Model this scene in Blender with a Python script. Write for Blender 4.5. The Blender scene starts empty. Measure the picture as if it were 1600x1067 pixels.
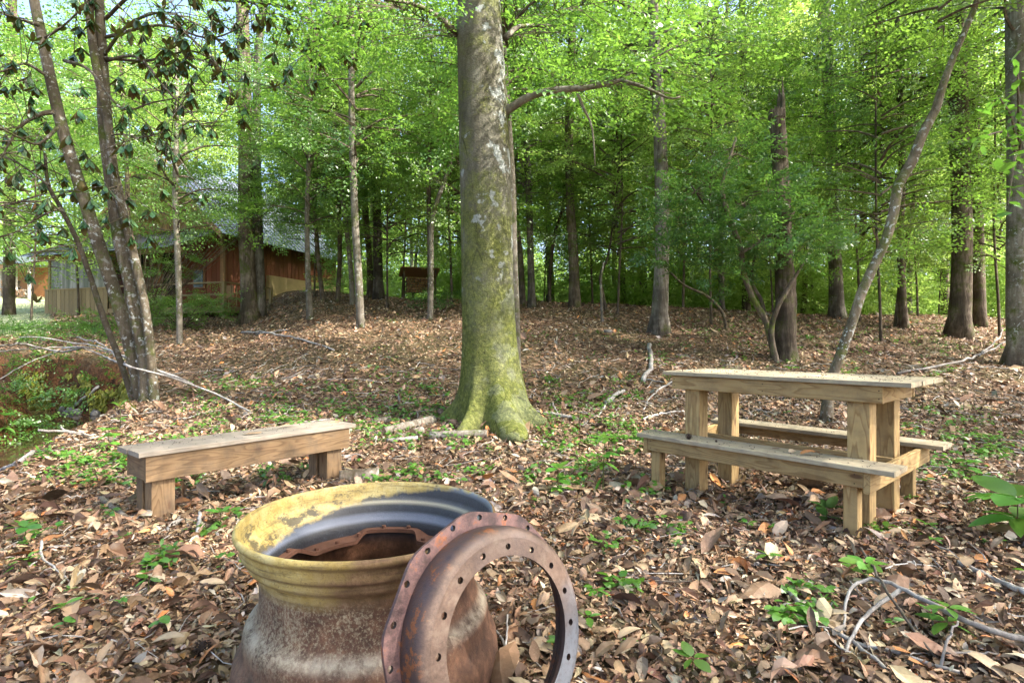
import bpy, math, random
import numpy as np
from mathutils import Matrix, Vector
rng = np.random.default_rng(7)
random.seed(7)
R_ = math.radians
SC = bpy.context.scene
COL = SC.collection
# ---------------------------------------------------------------- camera
F, CX, CY, CH = 850.0, 800.0, 533.5, 1.25
cam_d = bpy.data.cameras.new("camera"); cam = bpy.data.objects.new("camera", cam_d); COL.objects.link(cam)
cam_d.sensor_width = 36; cam_d.lens = F / 1600 * 36; cam_d.clip_start = 0.05; cam_d.clip_end = 1500
cam.location = (0, 0, CH); cam.rotation_euler = (R_(90), 0, 0)
SC.camera = cam
# ---------------------------------------------------------------- world, sun, exposure
SUN_AZ, SUN_EL = R_(112), R_(45)          # azimuth clockwise from +Y
world = bpy.data.worlds.new("World"); SC.world = world; world.use_nodes = True
wn = world.node_tree; wn.nodes.clear()
sky = wn.nodes.new("ShaderNodeTexSky"); sky.sky_type = 'NISHITA'; sky.sun_disc = False
sky.sun_elevation = SUN_EL; sky.sun_rotation = SUN_AZ; sky.air_density = .75; sky.dust_density = 4.5; sky.ozone_density = 1.0
bg = wn.nodes.new("ShaderNodeBackground"); bg.inputs[1].default_value = 0.15
wo = wn.nodes.new("ShaderNodeOutputWorld")
wn.links.new(sky.outputs[0], bg.inputs[0]); wn.links.new(bg.outputs[0], wo.inputs[0])
sd = bpy.data.lights.new("sun", 'SUN'); sd.energy = 2.8; sd.angle = R_(0.5); sd.color = (1.0, 0.94, 0.84)
sun = bpy.data.objects.new("sun", sd); COL.objects.link(sun)
sdir = Vector((math.sin(SUN_AZ) * math.cos(SUN_EL), math.cos(SUN_AZ) * math.cos(SUN_EL), math.sin(SUN_EL)))
sun.rotation_euler = sdir.to_track_quat('Z', 'Y').to_euler()
sun.location = (0, 0, 30)
SC.view_settings.view_transform = 'Standard'; SC.view_settings.look = 'None'
SC.view_settings.gamma = 1; SC.view_settings.use_curve_mapping = False
SC.view_settings.exposure = 2.45
SC.render.engine = 'CYCLES'
cy = SC.cycles
cy.use_denoising = True
cy.max_bounces = 10; cy.diffuse_bounces = 8; cy.transmission_bounces = 8; cy.glossy_bounces = 2; cy.transparent_max_bounces = 4
cy.caustics_reflective = False; cy.caustics_refractive = False
cy.sample_clamp_indirect = 6

# ---------------------------------------------------------------- mesh helpers
def mk(name, V, faces, mats=(), parent=None, midx=None, smooth=False, col=None, link=True, loc=None):
    """faces: list of int arrays (M,k). midx: list of ints or arrays, one per block. col: (N,3) per vertex"""
    me = bpy.data.meshes.new(name)
    V = np.asarray(V, dtype=np.float32)
    blocks = [np.asarray(f, dtype=np.int32) for f in faces if len(f)]
    tot = np.concatenate([np.full(len(b), b.shape[1], np.int32) for b in blocks])
    idx = np.concatenate([b.ravel() for b in blocks])
    start = np.concatenate(([0], np.cumsum(tot)[:-1])).astype(np.int32)
    me.vertices.add(len(V)); me.vertices.foreach_set("co", V.ravel())
    me.loops.add(len(idx)); me.loops.foreach_set("vertex_index", idx)
    me.polygons.add(len(tot)); me.polygons.foreach_set("loop_start", start); me.polygons.foreach_set("loop_total", tot)
    if midx is not None:
        mi = [np.broadcast_to(np.asarray(m, np.int32), (len(b),)) for m, b in zip([m for m, f in zip(midx, faces) if len(f)], blocks)]
        me.polygons.foreach_set("material_index", np.concatenate(mi).astype(np.int32))
    me.polygons.foreach_set("use_smooth", np.full(len(tot), bool(smooth)))
    for m in (mats if isinstance(mats, (list, tuple)) else [mats]): me.materials.append(m)
    if col is not None:
        a = me.color_attributes.new("tint", 'FLOAT_COLOR', 'POINT')
        c = np.ones((len(V), 4), np.float32); c[:, :3] = col; a.data.foreach_set("color", c.ravel())
    me.update(); me.validate()
    o = bpy.data.objects.new(name, me)
    if link: COL.objects.link(o)
    if parent is not None: o.parent = parent
    if loc is not None: o.location = loc
    return o
def tag(o, label=None, cat=None, group=None, kind=None):
    if label: o["label"] = label
    if cat: o["category"] = cat
    if group: o["group"] = group
    if kind: o["kind"] = kind
    return o
def thing(name, label, cat, loc=(0, 0, 0), rz=0.0, group=None, rot=None):
    o = bpy.data.objects.new(name, None); COL.objects.link(o); o.location = loc
    o.rotation_euler = rot if rot else (0, 0, rz); o.empty_display_size = .2
    return tag(o, label, cat, group)
class MB:
    def __init__(s): s.V = []; s.F = {}; s.n = 0; s.C = []
    def add(s, V, *faces, col=None, m=0):
        V = np.asarray(V, float).reshape(-1, 3)
        for f in faces:
            f = np.asarray(f, int)
            if len(f): s.F.setdefault((f.shape[1], m), []).append(f + s.n)
        s.V.append(V); s.n += len(V)
        s.C.append(np.broadcast_to(np.asarray((1, 1, 1) if col is None else col, float), V.shape))
    def build(s, name, mats, parent=None, smooth=False, loc=None, col=False, link=True):
        ks = list(s.F)
        return mk(name, np.concatenate(s.V), [np.concatenate(s.F[k]) for k in ks], mats, parent, [k[1] for k in ks], smooth,
                  np.concatenate(s.C) if col else None, link, loc)
BOXF = np.array([[0, 3, 2, 1], [4, 5, 6, 7], [0, 1, 5, 4], [1, 2, 6, 5], [2, 3, 7, 6], [3, 0, 4, 7]])
def box(mb, x0, x1, y0, y1, z0, z1, m=0, col=None):
    mb.add([(x0, y0, z0), (x1, y0, z0), (x1, y1, z0), (x0, y1, z0), (x0, y0, z1), (x1, y0, z1), (x1, y1, z1), (x0, y1, z1)], BOXF, m=m, col=col)
def smooth_path(P, n):
    P = np.asarray(P, float); k = len(P)
    if k == 2: return P[0] + (P[1] - P[0]) * np.linspace(0, 1, n)[:, None]
    d = np.concatenate(([0], np.cumsum(np.linalg.norm(np.diff(P[:, :3], axis=0), axis=1)))); t = np.linspace(0, d[-1], n)
    Q = np.vstack([2 * P[0] - P[1], P, 2 * P[-1] - P[-2]]); out = []
    for q in t:
        i = min(max(np.searchsorted(d, q) - 1, 0), k - 2); u = (q - d[i]) / max(d[i + 1] - d[i], 1e-9)
        a, b, c, e = Q[i], Q[i + 1], Q[i + 2], Q[i + 3]
        out.append(.5 * (2 * b + (c - a) * u + (2 * a - 5 * b + 4 * c - e) * u * u + (3 * b - a - 3 * c + e) * u ** 3))
    return np.array(out)
def tube(mb, P, r, sides=6, m=0, col=None, disp=None, cap=True):
    P = np.asarray(P, float); n = len(P); r = np.broadcast_to(np.asarray(r, float), (n,))
    T = np.gradient(P, axis=0); T /= np.linalg.norm(T, axis=1)[:, None] + 1e-9
    a0 = np.array([1, 0, 0]) if abs(T[0][0]) < .9 else np.array([0, 1, 0])
    A = np.zeros_like(P); a = a0
    for i in range(n):
        a = a - T[i] * a.dot(T[i]); a = a / (np.linalg.norm(a) + 1e-9); A[i] = a
    B = np.cross(T, A); th = np.linspace(0, 2 * math.pi, sides, endpoint=False)
    rr = r[:, None] * np.ones(sides)
    if disp is not None: rr = rr * disp(P, th)
    V = P[:, None] + rr[..., None] * (A[:, None] * np.cos(th)[None, :, None] + B[:, None] * np.sin(th)[None, :, None])
    i = np.arange(n - 1)[:, None] * sides; j = np.arange(sides)[None]; k = (j + 1) % sides
    Q = np.stack([i + j, i + k, i + sides + k, i + sides + j], -1).reshape(-1, 4)
    V = V.reshape(-1, 3)
    if cap:
        V = np.vstack([V, P[0], P[-1]]); jj = np.arange(sides); kk = (jj + 1) % sides
        T1 = np.stack([kk, jj, np.full(sides, n * sides)], -1); T2 = np.stack([jj + (n - 1) * sides, kk + (n - 1) * sides, np.full(sides, n * sides + 1)], -1)
        mb.add(V, Q, T1, T2, m=m, col=col)
    else: mb.add(V, Q, m=m, col=col)
# value noise
_T = np.random.default_rng(3).random((256, 256))
def vn(x, y):
    xi = np.floor(x).astype(int); yi = np.floor(y).astype(int); fx = x - xi; fy = y - yi
    fx = fx * fx * (3 - 2 * fx); fy = fy * fy * (3 - 2 * fy)
    g = lambda a, b: _T[a & 255, b & 255]
    return (g(xi, yi) * (1 - fx) + g(xi + 1, yi) * fx) * (1 - fy) + (g(xi, yi + 1) * (1 - fx) + g(xi + 1, yi + 1) * fx) * fy - .5
def fbm(x, y, o=3):
    s = 0; a = 1
    for k in range(o): s = s + a * vn(x * 2 ** k + 17.3 * k, y * 2 ** k + 5.1 * k); a *= .5
    return s
def sstep(a, b, x):
    t = np.clip((x - a) / (b - a), 0, 1); return t * t * (3 - 2 * t)
# ---------------------------------------------------------------- terrain
CREEK = np.array([(-5.2, 3.2), (-6.6, 5.8), (-7.35, 8.2), (-8.1, 9.9), (-8.9, 11.3), (-11.4, 12.8), (-15, 13.6), (-22, 14.5), (-40, 13)])
WATER_Z = -0.44
def seg_dist(x, y, L):
    d = np.full(np.shape(x), 1e9)
    for a, b in zip(L[:-1], L[1:]):
        ab = b - a; t = np.clip(((x - a[0]) * ab[0] + (y - a[1]) * ab[1]) / ab.dot(ab), 0, 1)
        d = np.minimum(d, np.hypot(x - a[0] - t * ab[0], y - a[1] - t * ab[1]))
    return d
_U = [-3, -.9, -.5, -.35, -.2, .1, .6, .95, 3]
_S = [.14, .15, .155, .222, .235, .238, .20, .18, .17]
_L = [40, 40, 30, 16.5, 13, 12, 11.5, 12, 12]
def G(x, y):
    x = np.asarray(x, float); y = np.asarray(y, float)
    u = x / np.maximum(y, 6.0)
    s = np.interp(u, _U, _S); L = np.interp(u, _U, _L)
    t = y - 8.0
    k = .9; ramp = k * np.log1p(np.exp(np.clip(t / k, -30, 30)))
    over = 1.5 * np.log1p(np.exp(np.clip((ramp - L) / 1.5, -30, 30)))
    z = s * (ramp - over) + .012 * over
    z = z + .16 * fbm(x * .35, y * .35, 3) * sstep(4, 12, y) + .05 * fbm(x * 1.1 + 9, y * 1.1, 3) + .02 * vn(x * 4, y * 4)
    z = z - .075 * (1 - sstep(5.6, 7.4, y)) - .075 * np.exp(-((x + 2.3) ** 2 + (y - 4.9) ** 2) / 1.8)
    d = seg_dist(x, y, CREEK) + .35 * fbm(x * .9, y * .9 + 40, 3)
    w = 1 - sstep(.55, 1.1, d)
    bed = WATER_Z - .28
    z = z * (1 - w) + bed * w
    return z
def hit(px, py):
    d = np.arange(1.2, 90, .02); X = (px - CX) / F * d; Z = CH - (py - CY) / F * d
    b = Z < G(X, d); i = np.argmax(b)
    if not b.any(): i = int(30 / .02)
    return np.array([X[i], d[i], float(G(X[i], d[i]))])
def at(px, py, d): return np.array([(px - CX) / F * d, d, CH - (py - CY) / F * d])
def onground(px, d):
    x = (px - CX) / F * d; return np.array([x, d, float(G(x, d))])

# ---------------------------------------------------------------- materials
def newmat(name):
    m = bpy.data.materials.new(name); m.use_nodes = True; nt = m.node_tree; nt.nodes.clear()
    out = nt.nodes.new("ShaderNodeOutputMaterial"); return m, nt, out
class NT:
    def __init__(s, nt): s.nt = nt
    def n(s, typ, **kw):
        nd = s.nt.nodes.new("ShaderNode" + typ)
        for k, v in kw.items():
            if k.startswith("i_"): nd.inputs[k[2:].replace("_", " ")].default_value = v
            elif k.startswith("x"): nd.inputs[int(k[1:])].default_value = v
            else: setattr(nd, k, v)
        return nd
    def l(s, a, b): s.nt.links.new(a, b)
    def coord(s, scale=(1, 1, 1), kind="Object"):
        t = s.n("TexCoord"); mp = s.n("Mapping"); mp.inputs["Scale"].default_value = scale
        s.l(t.outputs[kind], mp.inputs[0]); return mp.outputs[0]
    def noise(s, vec, scale, detail=4, rough=.6, out=0):
        nd = s.n("TexNoise", i_Scale=scale, i_Detail=detail, i_Roughness=rough); s.l(vec, nd.inputs["Vector"]); return nd.outputs[out]
    def ramp(s, fac, stops, interp='LINEAR'):
        r = s.n("ValToRGB"); e = r.color_ramp.elements; r.color_ramp.interpolation = interp
        e[0].position = stops[0][0]; e[0].color = (*stops[0][1], 1); e[1].position = stops[-1][0]; e[1].color = (*stops[-1][1], 1)
        for p, c in stops[1:-1]: x = e.new(p); x.color = (*c, 1)
        s.l(fac, r.inputs[0]); return r.outputs[0]
    def mix(s, fac, a, b, typ='MIX'):
        m = s.n("MixRGB", blend_type=typ)
        for i, v in enumerate((fac, a, b)):
            if isinstance(v, (int, float)): m.inputs[i].default_value = v
            elif isinstance(v, tuple): m.inputs[i].default_value = (*v, 1)
            else: s.l(v, m.inputs[i])
        return m.outputs[0]
    def math(s, op, a, b=0.0, clamp=False):
        m = s.n("Math", operation=op, use_clamp=clamp)
        for i, v in enumerate((a, b)):
            if isinstance(v, (int, float)): m.inputs[i].default_value = v
            else: s.l(v, m.inputs[i])
        return m.outputs[0]
    def bump(s, h, strength=.5, dist=.02):
        b = s.n("Bump", i_Strength=strength, i_Distance=dist); s.l(h, b.inputs["Height"]); return b.outputs[0]
    def principled(s, out, base, rough=.8, normal=None, spec=.3, metal=0.0):
        p = s.n("BsdfPrincipled")
        for k, v in (("Base Color", base), ("Roughness", rough), ("Metallic", metal), ("Specular IOR Level", spec)):
            if isinstance(v, (int, float)): p.inputs[k].default_value = v
            elif isinstance(v, tuple): p.inputs[k].default_value = (*v, 1)
            else: s.l(v, p.inputs[k])
        if normal is not None: s.l(normal, p.inputs["Normal"])
        s.l(p.outputs[0], out.inputs[0]); return p
W3 = lambda v: (v, v, v)
def mat_leaf(name, dark, light, trans, tmix=.45, gloss=.06, rough=.4, tint=True, bright=1.0):
    m, nt, out = newmat(name); N = NT(nt)
    at_ = N.n("Attribute", attribute_name="tint"); oi = N.n("ObjectInfo")
    sep = N.n("SeparateColor"); N.l(at_.outputs["Color"], sep.inputs[0])
    c = N.mix(sep.outputs[0], dark, light)
    hs = N.n("HueSaturation"); N.l(c, hs.inputs["Color"])
    N.l(N.math('ADD', N.math('MULTIPLY', oi.outputs["Random"], .035), .478), hs.inputs["Hue"])
    N.l(N.math('ADD', N.math('MULTIPLY', oi.outputs["Random"], .35), .82), hs.inputs["Value"])
    t = N.mix(.5, hs.outputs[0], trans)
    d = N.n("BsdfDiffuse"); N.l(hs.outputs[0], d.inputs[0])
    tr = N.n("BsdfTranslucent"); N.l(t, tr.inputs[0])
    ms = N.n("MixShader", x0=tmix); N.l(d.outputs[0], ms.inputs[1]); N.l(tr.outputs[0], ms.inputs[2])
    g = N.n("BsdfGlossy", i_Roughness=rough); g.inputs[0].default_value = (1, 1, 1, 1)
    m2 = N.n("MixShader", x0=gloss); N.l(ms.outputs[0], m2.inputs[1]); N.l(g.outputs[0], m2.inputs[2])
    N.l(m2.outputs[0], out.inputs[0]); return m
M = {}
M['beech_leaf'] = mat_leaf("beech_leaf", (.045, .13, .018), (.13, .26, .035), (.42, .72, .09), .5)
M['far_leaf'] = mat_leaf("far_leaf", (.11, .22, .04), (.26, .41, .085), (.68, .9, .2), .5, .03)  # paler than beech_leaf: sunlight in the distant foliage is put into the colour
M['laurel_leaf'] = mat_leaf("laurel_leaf", (.03, .11, .025), (.10, .22, .045), (.25, .5, .07), .4, .06, .4)
M['seedling_leaf'] = mat_leaf("seedling_leaf", (.05, .17, .02), (.11, .27, .03), (.22, .5, .05), .4, .06)
M['grass'] = mat_leaf("grass", (.22, .27, .13), (.50, .52, .36), (.5, .6, .25), .3, .03)  # blades paled so the shaded lawn reads sunlit; the light is in the colour
def mat_magnolia():
    m, nt, out = newmat("magnolia_leaf"); N = NT(nt)
    a = N.n("Attribute", attribute_name="tint"); sep = N.n("SeparateColor"); N.l(a.outputs["Color"], sep.inputs[0])
    top = N.mix(sep.outputs[0], (.025, .08, .03), (.10, .19, .06)); under = N.mix(sep.outputs[1], (.11, .05, .018), (.10, .11, .04))
    g = N.n("NewGeometry"); c = N.mix(g.outputs["Backfacing"], top, under)
    r = N.mix(g.outputs["Backfacing"], W3(.28), W3(.85))
    p = N.principled(out, c, r, spec=.5)
    tr = N.n("BsdfTranslucent"); tr.inputs[0].default_value = (.12, .2, .02, 1)
    ms = N.n("MixShader", x0=.15); N.l(p.outputs[0], ms.inputs[1]); N.l(tr.outputs[0], ms.inputs[2]); N.l(ms.outputs[0], out.inputs[0])
    return m
M['magnolia_leaf'] = mat_magnolia()
def mat_deadleaf():
    m, nt, out = newmat("dead_leaf"); N = NT(nt)
    a = N.n("Attribute", attribute_name="tint"); v = N.coord((1, 1, 1))
    n1 = N.noise(v, 60, 3); c = N.mix(N.math('MULTIPLY', n1, .5), a.outputs["Color"], (.06, .035, .022))
    n2 = N.noise(v, 14, 2); c = N.mix(N.ramp(n2, [(.55, W3(0)), (.75, W3(.35))]), c, (.46, .38, .28))
    p = N.principled(out, c, .62, N.bump(n1, .4, .004), spec=.35)
    return m
M['dead_leaf'] = mat_deadleaf()
def mat_ground():
    m, nt, out = newmat("leaf_mould"); N = NT(nt); v = N.coord((1, 1, 1))
    vo = N.n("TexVoronoi", i_Scale=16.0); vo.feature = 'F1'; N.l(v, vo.inputs["Vector"])
    sp = N.n("SeparateColor"); N.l(vo.outputs["Color"], sp.inputs[0])
    leaf = N.ramp(sp.outputs[0], [(0, (.05, .028, .018)), (.3, (.13, .07, .04)), (.55, (.22, .13, .08)), (.8, (.30, .19, .12)), (1, (.36, .27, .2))])
    n = N.noise(v, 25, 5, .7)
    c = N.mix(N.math('MULTIPLY', n, .9), leaf, (.035, .022, .015))
    big = N.noise(v, .5, 4); soil = N.ramp(big, [(.42, W3(0)), (.62, W3(.35))]); c = N.mix(soil, c, (.06, .08, .022))
    at_ = N.n("Attribute", attribute_name="tint"); s2 = N.n("SeparateColor"); N.l(at_.outputs["Color"], s2.inputs[0])
    gn = N.noise(v, 3, 5, .7); grass = N.ramp(gn, [(.3, (.26, .31, .16)), (.5, (.42, .45, .28)), (.7, (.55, .56, .42))])  # sunlight on the lawn is baked into these pale stops
    c = N.mix(s2.outputs[0], c, grass)
    mudn = N.noise(v, 5, 5, .65); mud = N.ramp(mudn, [(.35, (.035, .018, .010)), (.5, (.13, .055, .022)), (.62, (.07, .045, .02)), (.75, (.05, .075, .014))])
    c = N.mix(s2.outputs[1], c, mud)
    far = N.ramp(N.noise(v, 1.2, 4), [(.35, (.10, .07, .04)), (.6, (.07, .12, .02))]); c = N.mix(s2.outputs[2], c, far)
    N.principled(out, c, .9, N.bump(N.math('ADD', n, vo.outputs["Distance"]), .9, .03), spec=.15); return m
M['ground'] = mat_ground()
def mat_bark(name, c0, c1, c2, moss=0.0, lichen=0.0, furrow=1.0, mosscol=(.075, .10, .014), sc=1.0):
    m, nt, out = newmat(name); N = NT(nt); v = N.coord((1, 1, .14)); w = N.coord((1, 1, 1)); oi = N.n("ObjectInfo")
    n1 = N.noise(v, 22 * sc, 6, .7); n2 = N.noise(w, 5, 5, .65)
    n0 = N.noise(v, 7 * sc, 3, .6); n8 = N.noise(w, 1.4, 4, .6)
    c = N.ramp(N.math('ADD', N.math('MULTIPLY', n1, .6), N.math('MULTIPLY', n0, .4)), [(.38, c0), (.5, c1), (.62, c2)])
    c = N.mix(N.ramp(n2, [(.45, W3(0)), (.65, W3(.4))]), c, c2); c = N.mix(N.ramp(n8, [(.42, W3(.7)), (.55, W3(0))]), c, c0)
    if moss:
        n3 = N.noise(w, 2.6, 6, .72); c = N.mix(N.ramp(n3, [(.62 - moss * .35, W3(0)), (.74 - moss * .3, W3(.95))]), c, mosscol)
        n5 = N.noise(w, 40, 3, .7); c = N.mix(N.ramp(n5, [(.5, W3(0)), (.75, W3(.5))]), c, tuple(x * .45 for x in mosscol))
    if lichen:
        n4 = N.noise(w, 15, 4, .6); n7 = N.noise(w, 2.2, 2, .5); c = N.mix(N.math('MULTIPLY', N.ramp(n4, [(.74 - lichen * .2, W3(0)), (.77 - lichen * .2, W3(.85))]), N.ramp(n7, [(.42, W3(.15)), (.6, W3(1))])), c, (.40, .42, .40))
    hs = N.n("HueSaturation"); N.l(c, hs.inputs["Color"]); N.l(N.math('ADD', N.math('MULTIPLY', oi.outputs["Random"], .5), .8), hs.inputs["Value"])
    N.principled(out, hs.outputs[0], .9, N.bump(N.math('ADD', n1, N.math('MULTIPLY', n2, .4)), .9 * furrow, .03), spec=.15); return m
M['bark_grey'] = mat_bark("bark_grey", (.05, .042, .035), (.15, .13, .11), (.26, .24, .21), 0.25, .4)
M['bark_brown'] = mat_bark("bark_brown", (.045, .034, .026), (.14, .108, .082), (.25, .205, .165), 0.3, .1, 1.3)
M['bark_pale'] = mat_bark("bark_pale", (.10, .085, .07), (.20, .175, .14), (.30, .27, .23), .3, .75, .35)
M['bark_mag'] = mat_bark("bark_magnolia", (.065, .05, .034), (.135, .108, .075), (.22, .185, .145), .28, .85, .4)
def mat_beechtrunk():
    m, nt, out = newmat("mossy_beech_bark"); N = NT(nt); w = N.coord((1, 1, 1)); v = N.coord((1, 1, .35))
    n2 = N.noise(v, 3.2, 6, .7); n3 = N.noise(w, 18, 5, .75); n4 = N.noise(w, 2.1, 5, .62); n5 = N.noise(w, 3.4, 4, .55); n6 = N.noise(w, 70, 3, .7)
    c = N.ramp(n2, [(.3, (.07, .062, .048)), (.5, (.17, .16, .125)), (.7, (.29, .28, .235))])
    sp = N.n("SeparateXYZ"); N.l(w, sp.inputs[0])
    low = N.n("MapRange", x1=.3, x2=3.6, x3=.17, x4=-.035); N.l(sp.outputs[2], low.inputs[0])
    mk_ = N.math('ADD', N.math('ADD', N.math('MULTIPLY', n4, .7), N.math('MULTIPLY', n3, .3)), low.outputs[0])
    mf = N.ramp(mk_, [(.44, W3(0)), (.54, W3(.6)), (.68, W3(.95))])
    mc = N.ramp(n3, [(.3, (.055, .065, .014)), (.5, (.155, .18, .04)), (.7, (.30, .31, .10))])
    c = N.mix(mf, c, mc)
    side = N.n("MapRange", x1=-.35, x2=.4, x3=-.10, x4=.07); N.l(sp.outputs[0], side.inputs[0])
    li = N.ramp(N.math('ADD', N.math('ADD', N.math('MULTIPLY', n5, .85), N.math('MULTIPLY', n3, .15)), side.outputs[0]), [(.545, W3(0)), (.575, W3(.9))])
    cr = N.n("TexVoronoi", i_Scale=1.0, feature='DISTANCE_TO_EDGE'); cv = N.coord((5, 5, 1.1)); N.l(cv, cr.inputs["Vector"]); c = N.mix(N.math('MULTIPLY', N.ramp(cr.outputs["Distance"], [(.0, W3(.75)), (.025, W3(0))]), N.ramp(n4, [(.45, W3(0)), (.6, W3(1))])), c, (.035, .028, .018))
    zz = N.n("MapRange", x1=1.6, x2=2.4, x3=.15, x4=1.0); N.l(sp.outputs[2], zz.inputs[0])
    c = N.mix(N.math('MULTIPLY', li, zz.outputs[0]), c, (.40, .43, .42))
    c = N.mix(N.ramp(n6, [(.5, W3(0)), (.7, W3(.55))]), c, (.05, .05, .02))
    N.principled(out, c, .92, N.bump(N.math('ADD', n3, N.math('MULTIPLY', n6, .5)), 1.0, .05), spec=.1); return m
M['beech_bark'] = mat_beechtrunk()
def mat_wood(name, c0, c1, c2, grey=0.0, knots=True, rough=.75, dirt=.3):
    m, nt, out = newmat(name); N = NT(nt); oi = N.n("ObjectInfo"); t = N.n("TexCoord")
    add = N.n("VectorMath", operation='ADD'); N.l(t.outputs["Object"], add.inputs[0])
    cb = N.n("CombineXYZ"); N.l(N.math('MULTIPLY', oi.outputs["Random"], 37), cb.inputs[0]); N.l(N.math('MULTIPLY', oi.outputs["Random"], 11), cb.inputs[1]); N.l(cb.outputs[0], add.inputs[1])
    mp = N.n("Mapping"); mp.inputs["Scale"].default_value = (1.1, 9, 9); N.l(add.outputs[0], mp.inputs[0])
    big = N.noise(mp.outputs[0], 1.0, 2, .45)
    rings = N.math('FRACT', N.math('MULTIPLY', big, 11))
    rr = N.ramp(rings, [(0, W3(0)), (.55, W3(.35)), (.85, W3(1)), (1, W3(.1))])
    mp2 = N.n("Mapping"); mp2.inputs["Scale"].default_value = (4, 120, 120); N.l(add.outputs[0], mp2.inputs[0])
    fine = N.noise(mp2.outputs[0], 1.0, 3, .6)
    c = N.mix(rr, c1, c0); c = N.mix(N.math('MULTIPLY', fine, .45), c, c2)
    if knots:
        mp3 = N.n("Mapping"); mp3.inputs["Scale"].default_value = (2.4, 7, 7); N.l(add.outputs[0], mp3.inputs[0])
        vo = N.n("TexVoronoi", i_Scale=1.0, i_Randomness=1.0); N.l(mp3.outputs[0], vo.inputs["Vector"])
        c = N.mix(N.ramp(vo.outputs["Distance"], [(.07, W3(.9)), (.12, W3(.25)), (.2, W3(0))]), c, (.10, .045, .018))
    d = N.noise(add.outputs[0], 6, 6, .75); c = N.mix(N.ramp(d, [(.45, W3(0)), (.7, W3(dirt))]), c, (.06, .05, .04))
    if grey: c = N.mix(N.ramp(N.noise(add.outputs[0], 3, 4), [(.3, W3(grey * .6)), (.7, W3(grey))]), c, (.27, .25, .22))
    hs = N.n("HueSaturation"); N.l(c, hs.inputs["Color"]); N.l(N.math('ADD', N.math('MULTIPLY', oi.outputs["Random"], .3), .85), hs.inputs["Value"])
    N.principled(out, hs.outputs[0], rough, N.bump(N.math('ADD', fine, rings), .3, .004), spec=.2); return m
M['pine'] = mat_wood("pine_board", (.23, .13, .045), (.41, .285, .125), (.30, .22, .105), 0.05, dirt=.4)
M['pine_top'] = mat_wood("weathered_pine_top", (.28, .21, .12), (.42, .35, .22), (.30, .26, .18), .35, dirt=.6)
M['oldwood'] = mat_wood("old_bench_board", (.12, .065, .028), (.24, .15, .075), (.16, .11, .06), .08, dirt=.6)
M['oldwood_top'] = mat_wood("weathered_bench_top", (.24, .18, .12), (.36, .29, .21), (.24, .21, .17), .6, dirt=.5)
def simple(name, c, rough=.8, spec=.3, metal=0.0, nscale=12, var=.35):
    m, nt, out = newmat(name); N = NT(nt); v = N.coord(); oi = N.n("ObjectInfo"); n = N.noise(v, nscale, 5, .65)
    cc = N.mix(N.math('MULTIPLY', n, var * 2), c, tuple(x * .35 for x in c))
    hs = N.n("HueSaturation"); N.l(cc, hs.inputs["Color"]); N.l(N.math('ADD', N.math('MULTIPLY', oi.outputs["Random"], .4), .8), hs.inputs["Value"])
    N.principled(out, hs.outputs[0], rough, N.bump(n, .3, .01), spec, metal); return m
M['cabin_wood'] = simple("cabin_red_board", (.24, .085, .045), .8)
M['cabin_trim'] = simple("cabin_trim_wood", (.38, .23, .12), .8)
M['porch_wood'] = simple("porch_wood", (.36, .27, .14), .8)
M['foundation'] = simple("ochre_foundation", (.46, .34, .17), .9, nscale=4)
M['tin'] = simple("tin_roof", (.30, .33, .39), .35, .5, .7, 2, .15)
M['dark'] = simple("dark_opening", (.02, .016, .013), .9)
M['screen'] = simple("plastic_screen", (.15, .16, .12), .5, nscale=2)
M['orange_wood'] = simple("orange_board", (.42, .19, .07), .6)
M['white_post'] = simple("pale_post", (.55, .5, .44), .8)
M['log'] = mat_bark("log_bark", (.06, .045, .03), (.18, .15, .12), (.33, .30, .27), .1, .5, .7)
M['log_end'] = simple("cut_log_end", (.34, .2, .11), .9, nscale=20)
M['twig'] = mat_bark("dead_twig", (.16, .14, .13), (.30, .28, .26), (.45, .43, .41), 0, .2, .5)
M['twig_dark'] = mat_bark("dark_twig", (.05, .04, .03), (.10, .08, .065), (.18, .16, .14), 0.1, .1, .5)
M['stem'] = simple("green_stem", (.10, .11, .03), .6)
M['stone'] = simple("creek_stone", (.20, .19, .18), .8)
M['cone'] = simple("dark_seed_cone", (.055, .035, .025), .8, nscale=60)
def mat_glass():
    m, nt, out = newmat("window_glass"); N = NT(nt); N.principled(out, (.03, .045, .04), .06, spec=.8); return m
M['glass'] = mat_glass()
def mat_screen():
    m, nt, out = newmat("plastic_screen"); N = NT(nt); v = N.coord((3, 3, .35)); n = N.noise(v, 2, 4); c = N.ramp(n, [(.35, (.10, .12, .06)), (.5, (.20, .19, .14)), (.62, (.36, .35, .30))])  # streaky tones paint in reflections and foliage showing through
    N.principled(out, c, .35, N.bump(n, .3, .05), spec=.5); return m
M['screen'] = mat_screen()
def mat_water():
    m, nt, out = newmat("creek_water"); N = NT(nt); v = N.coord((1, 1, 1))
    n = N.noise(v, 6, 3); mud = N.ramp(N.noise(v, 1.3, 3), [(.4, (.035, .022, .012)), (.7, (.075, .05, .028))])
    p = N.principled(out, mud, .04, N.bump(n, .05, .02), spec=.7); p.inputs["IOR"].default_value = 1.33; return m
M['water'] = mat_water()
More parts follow.
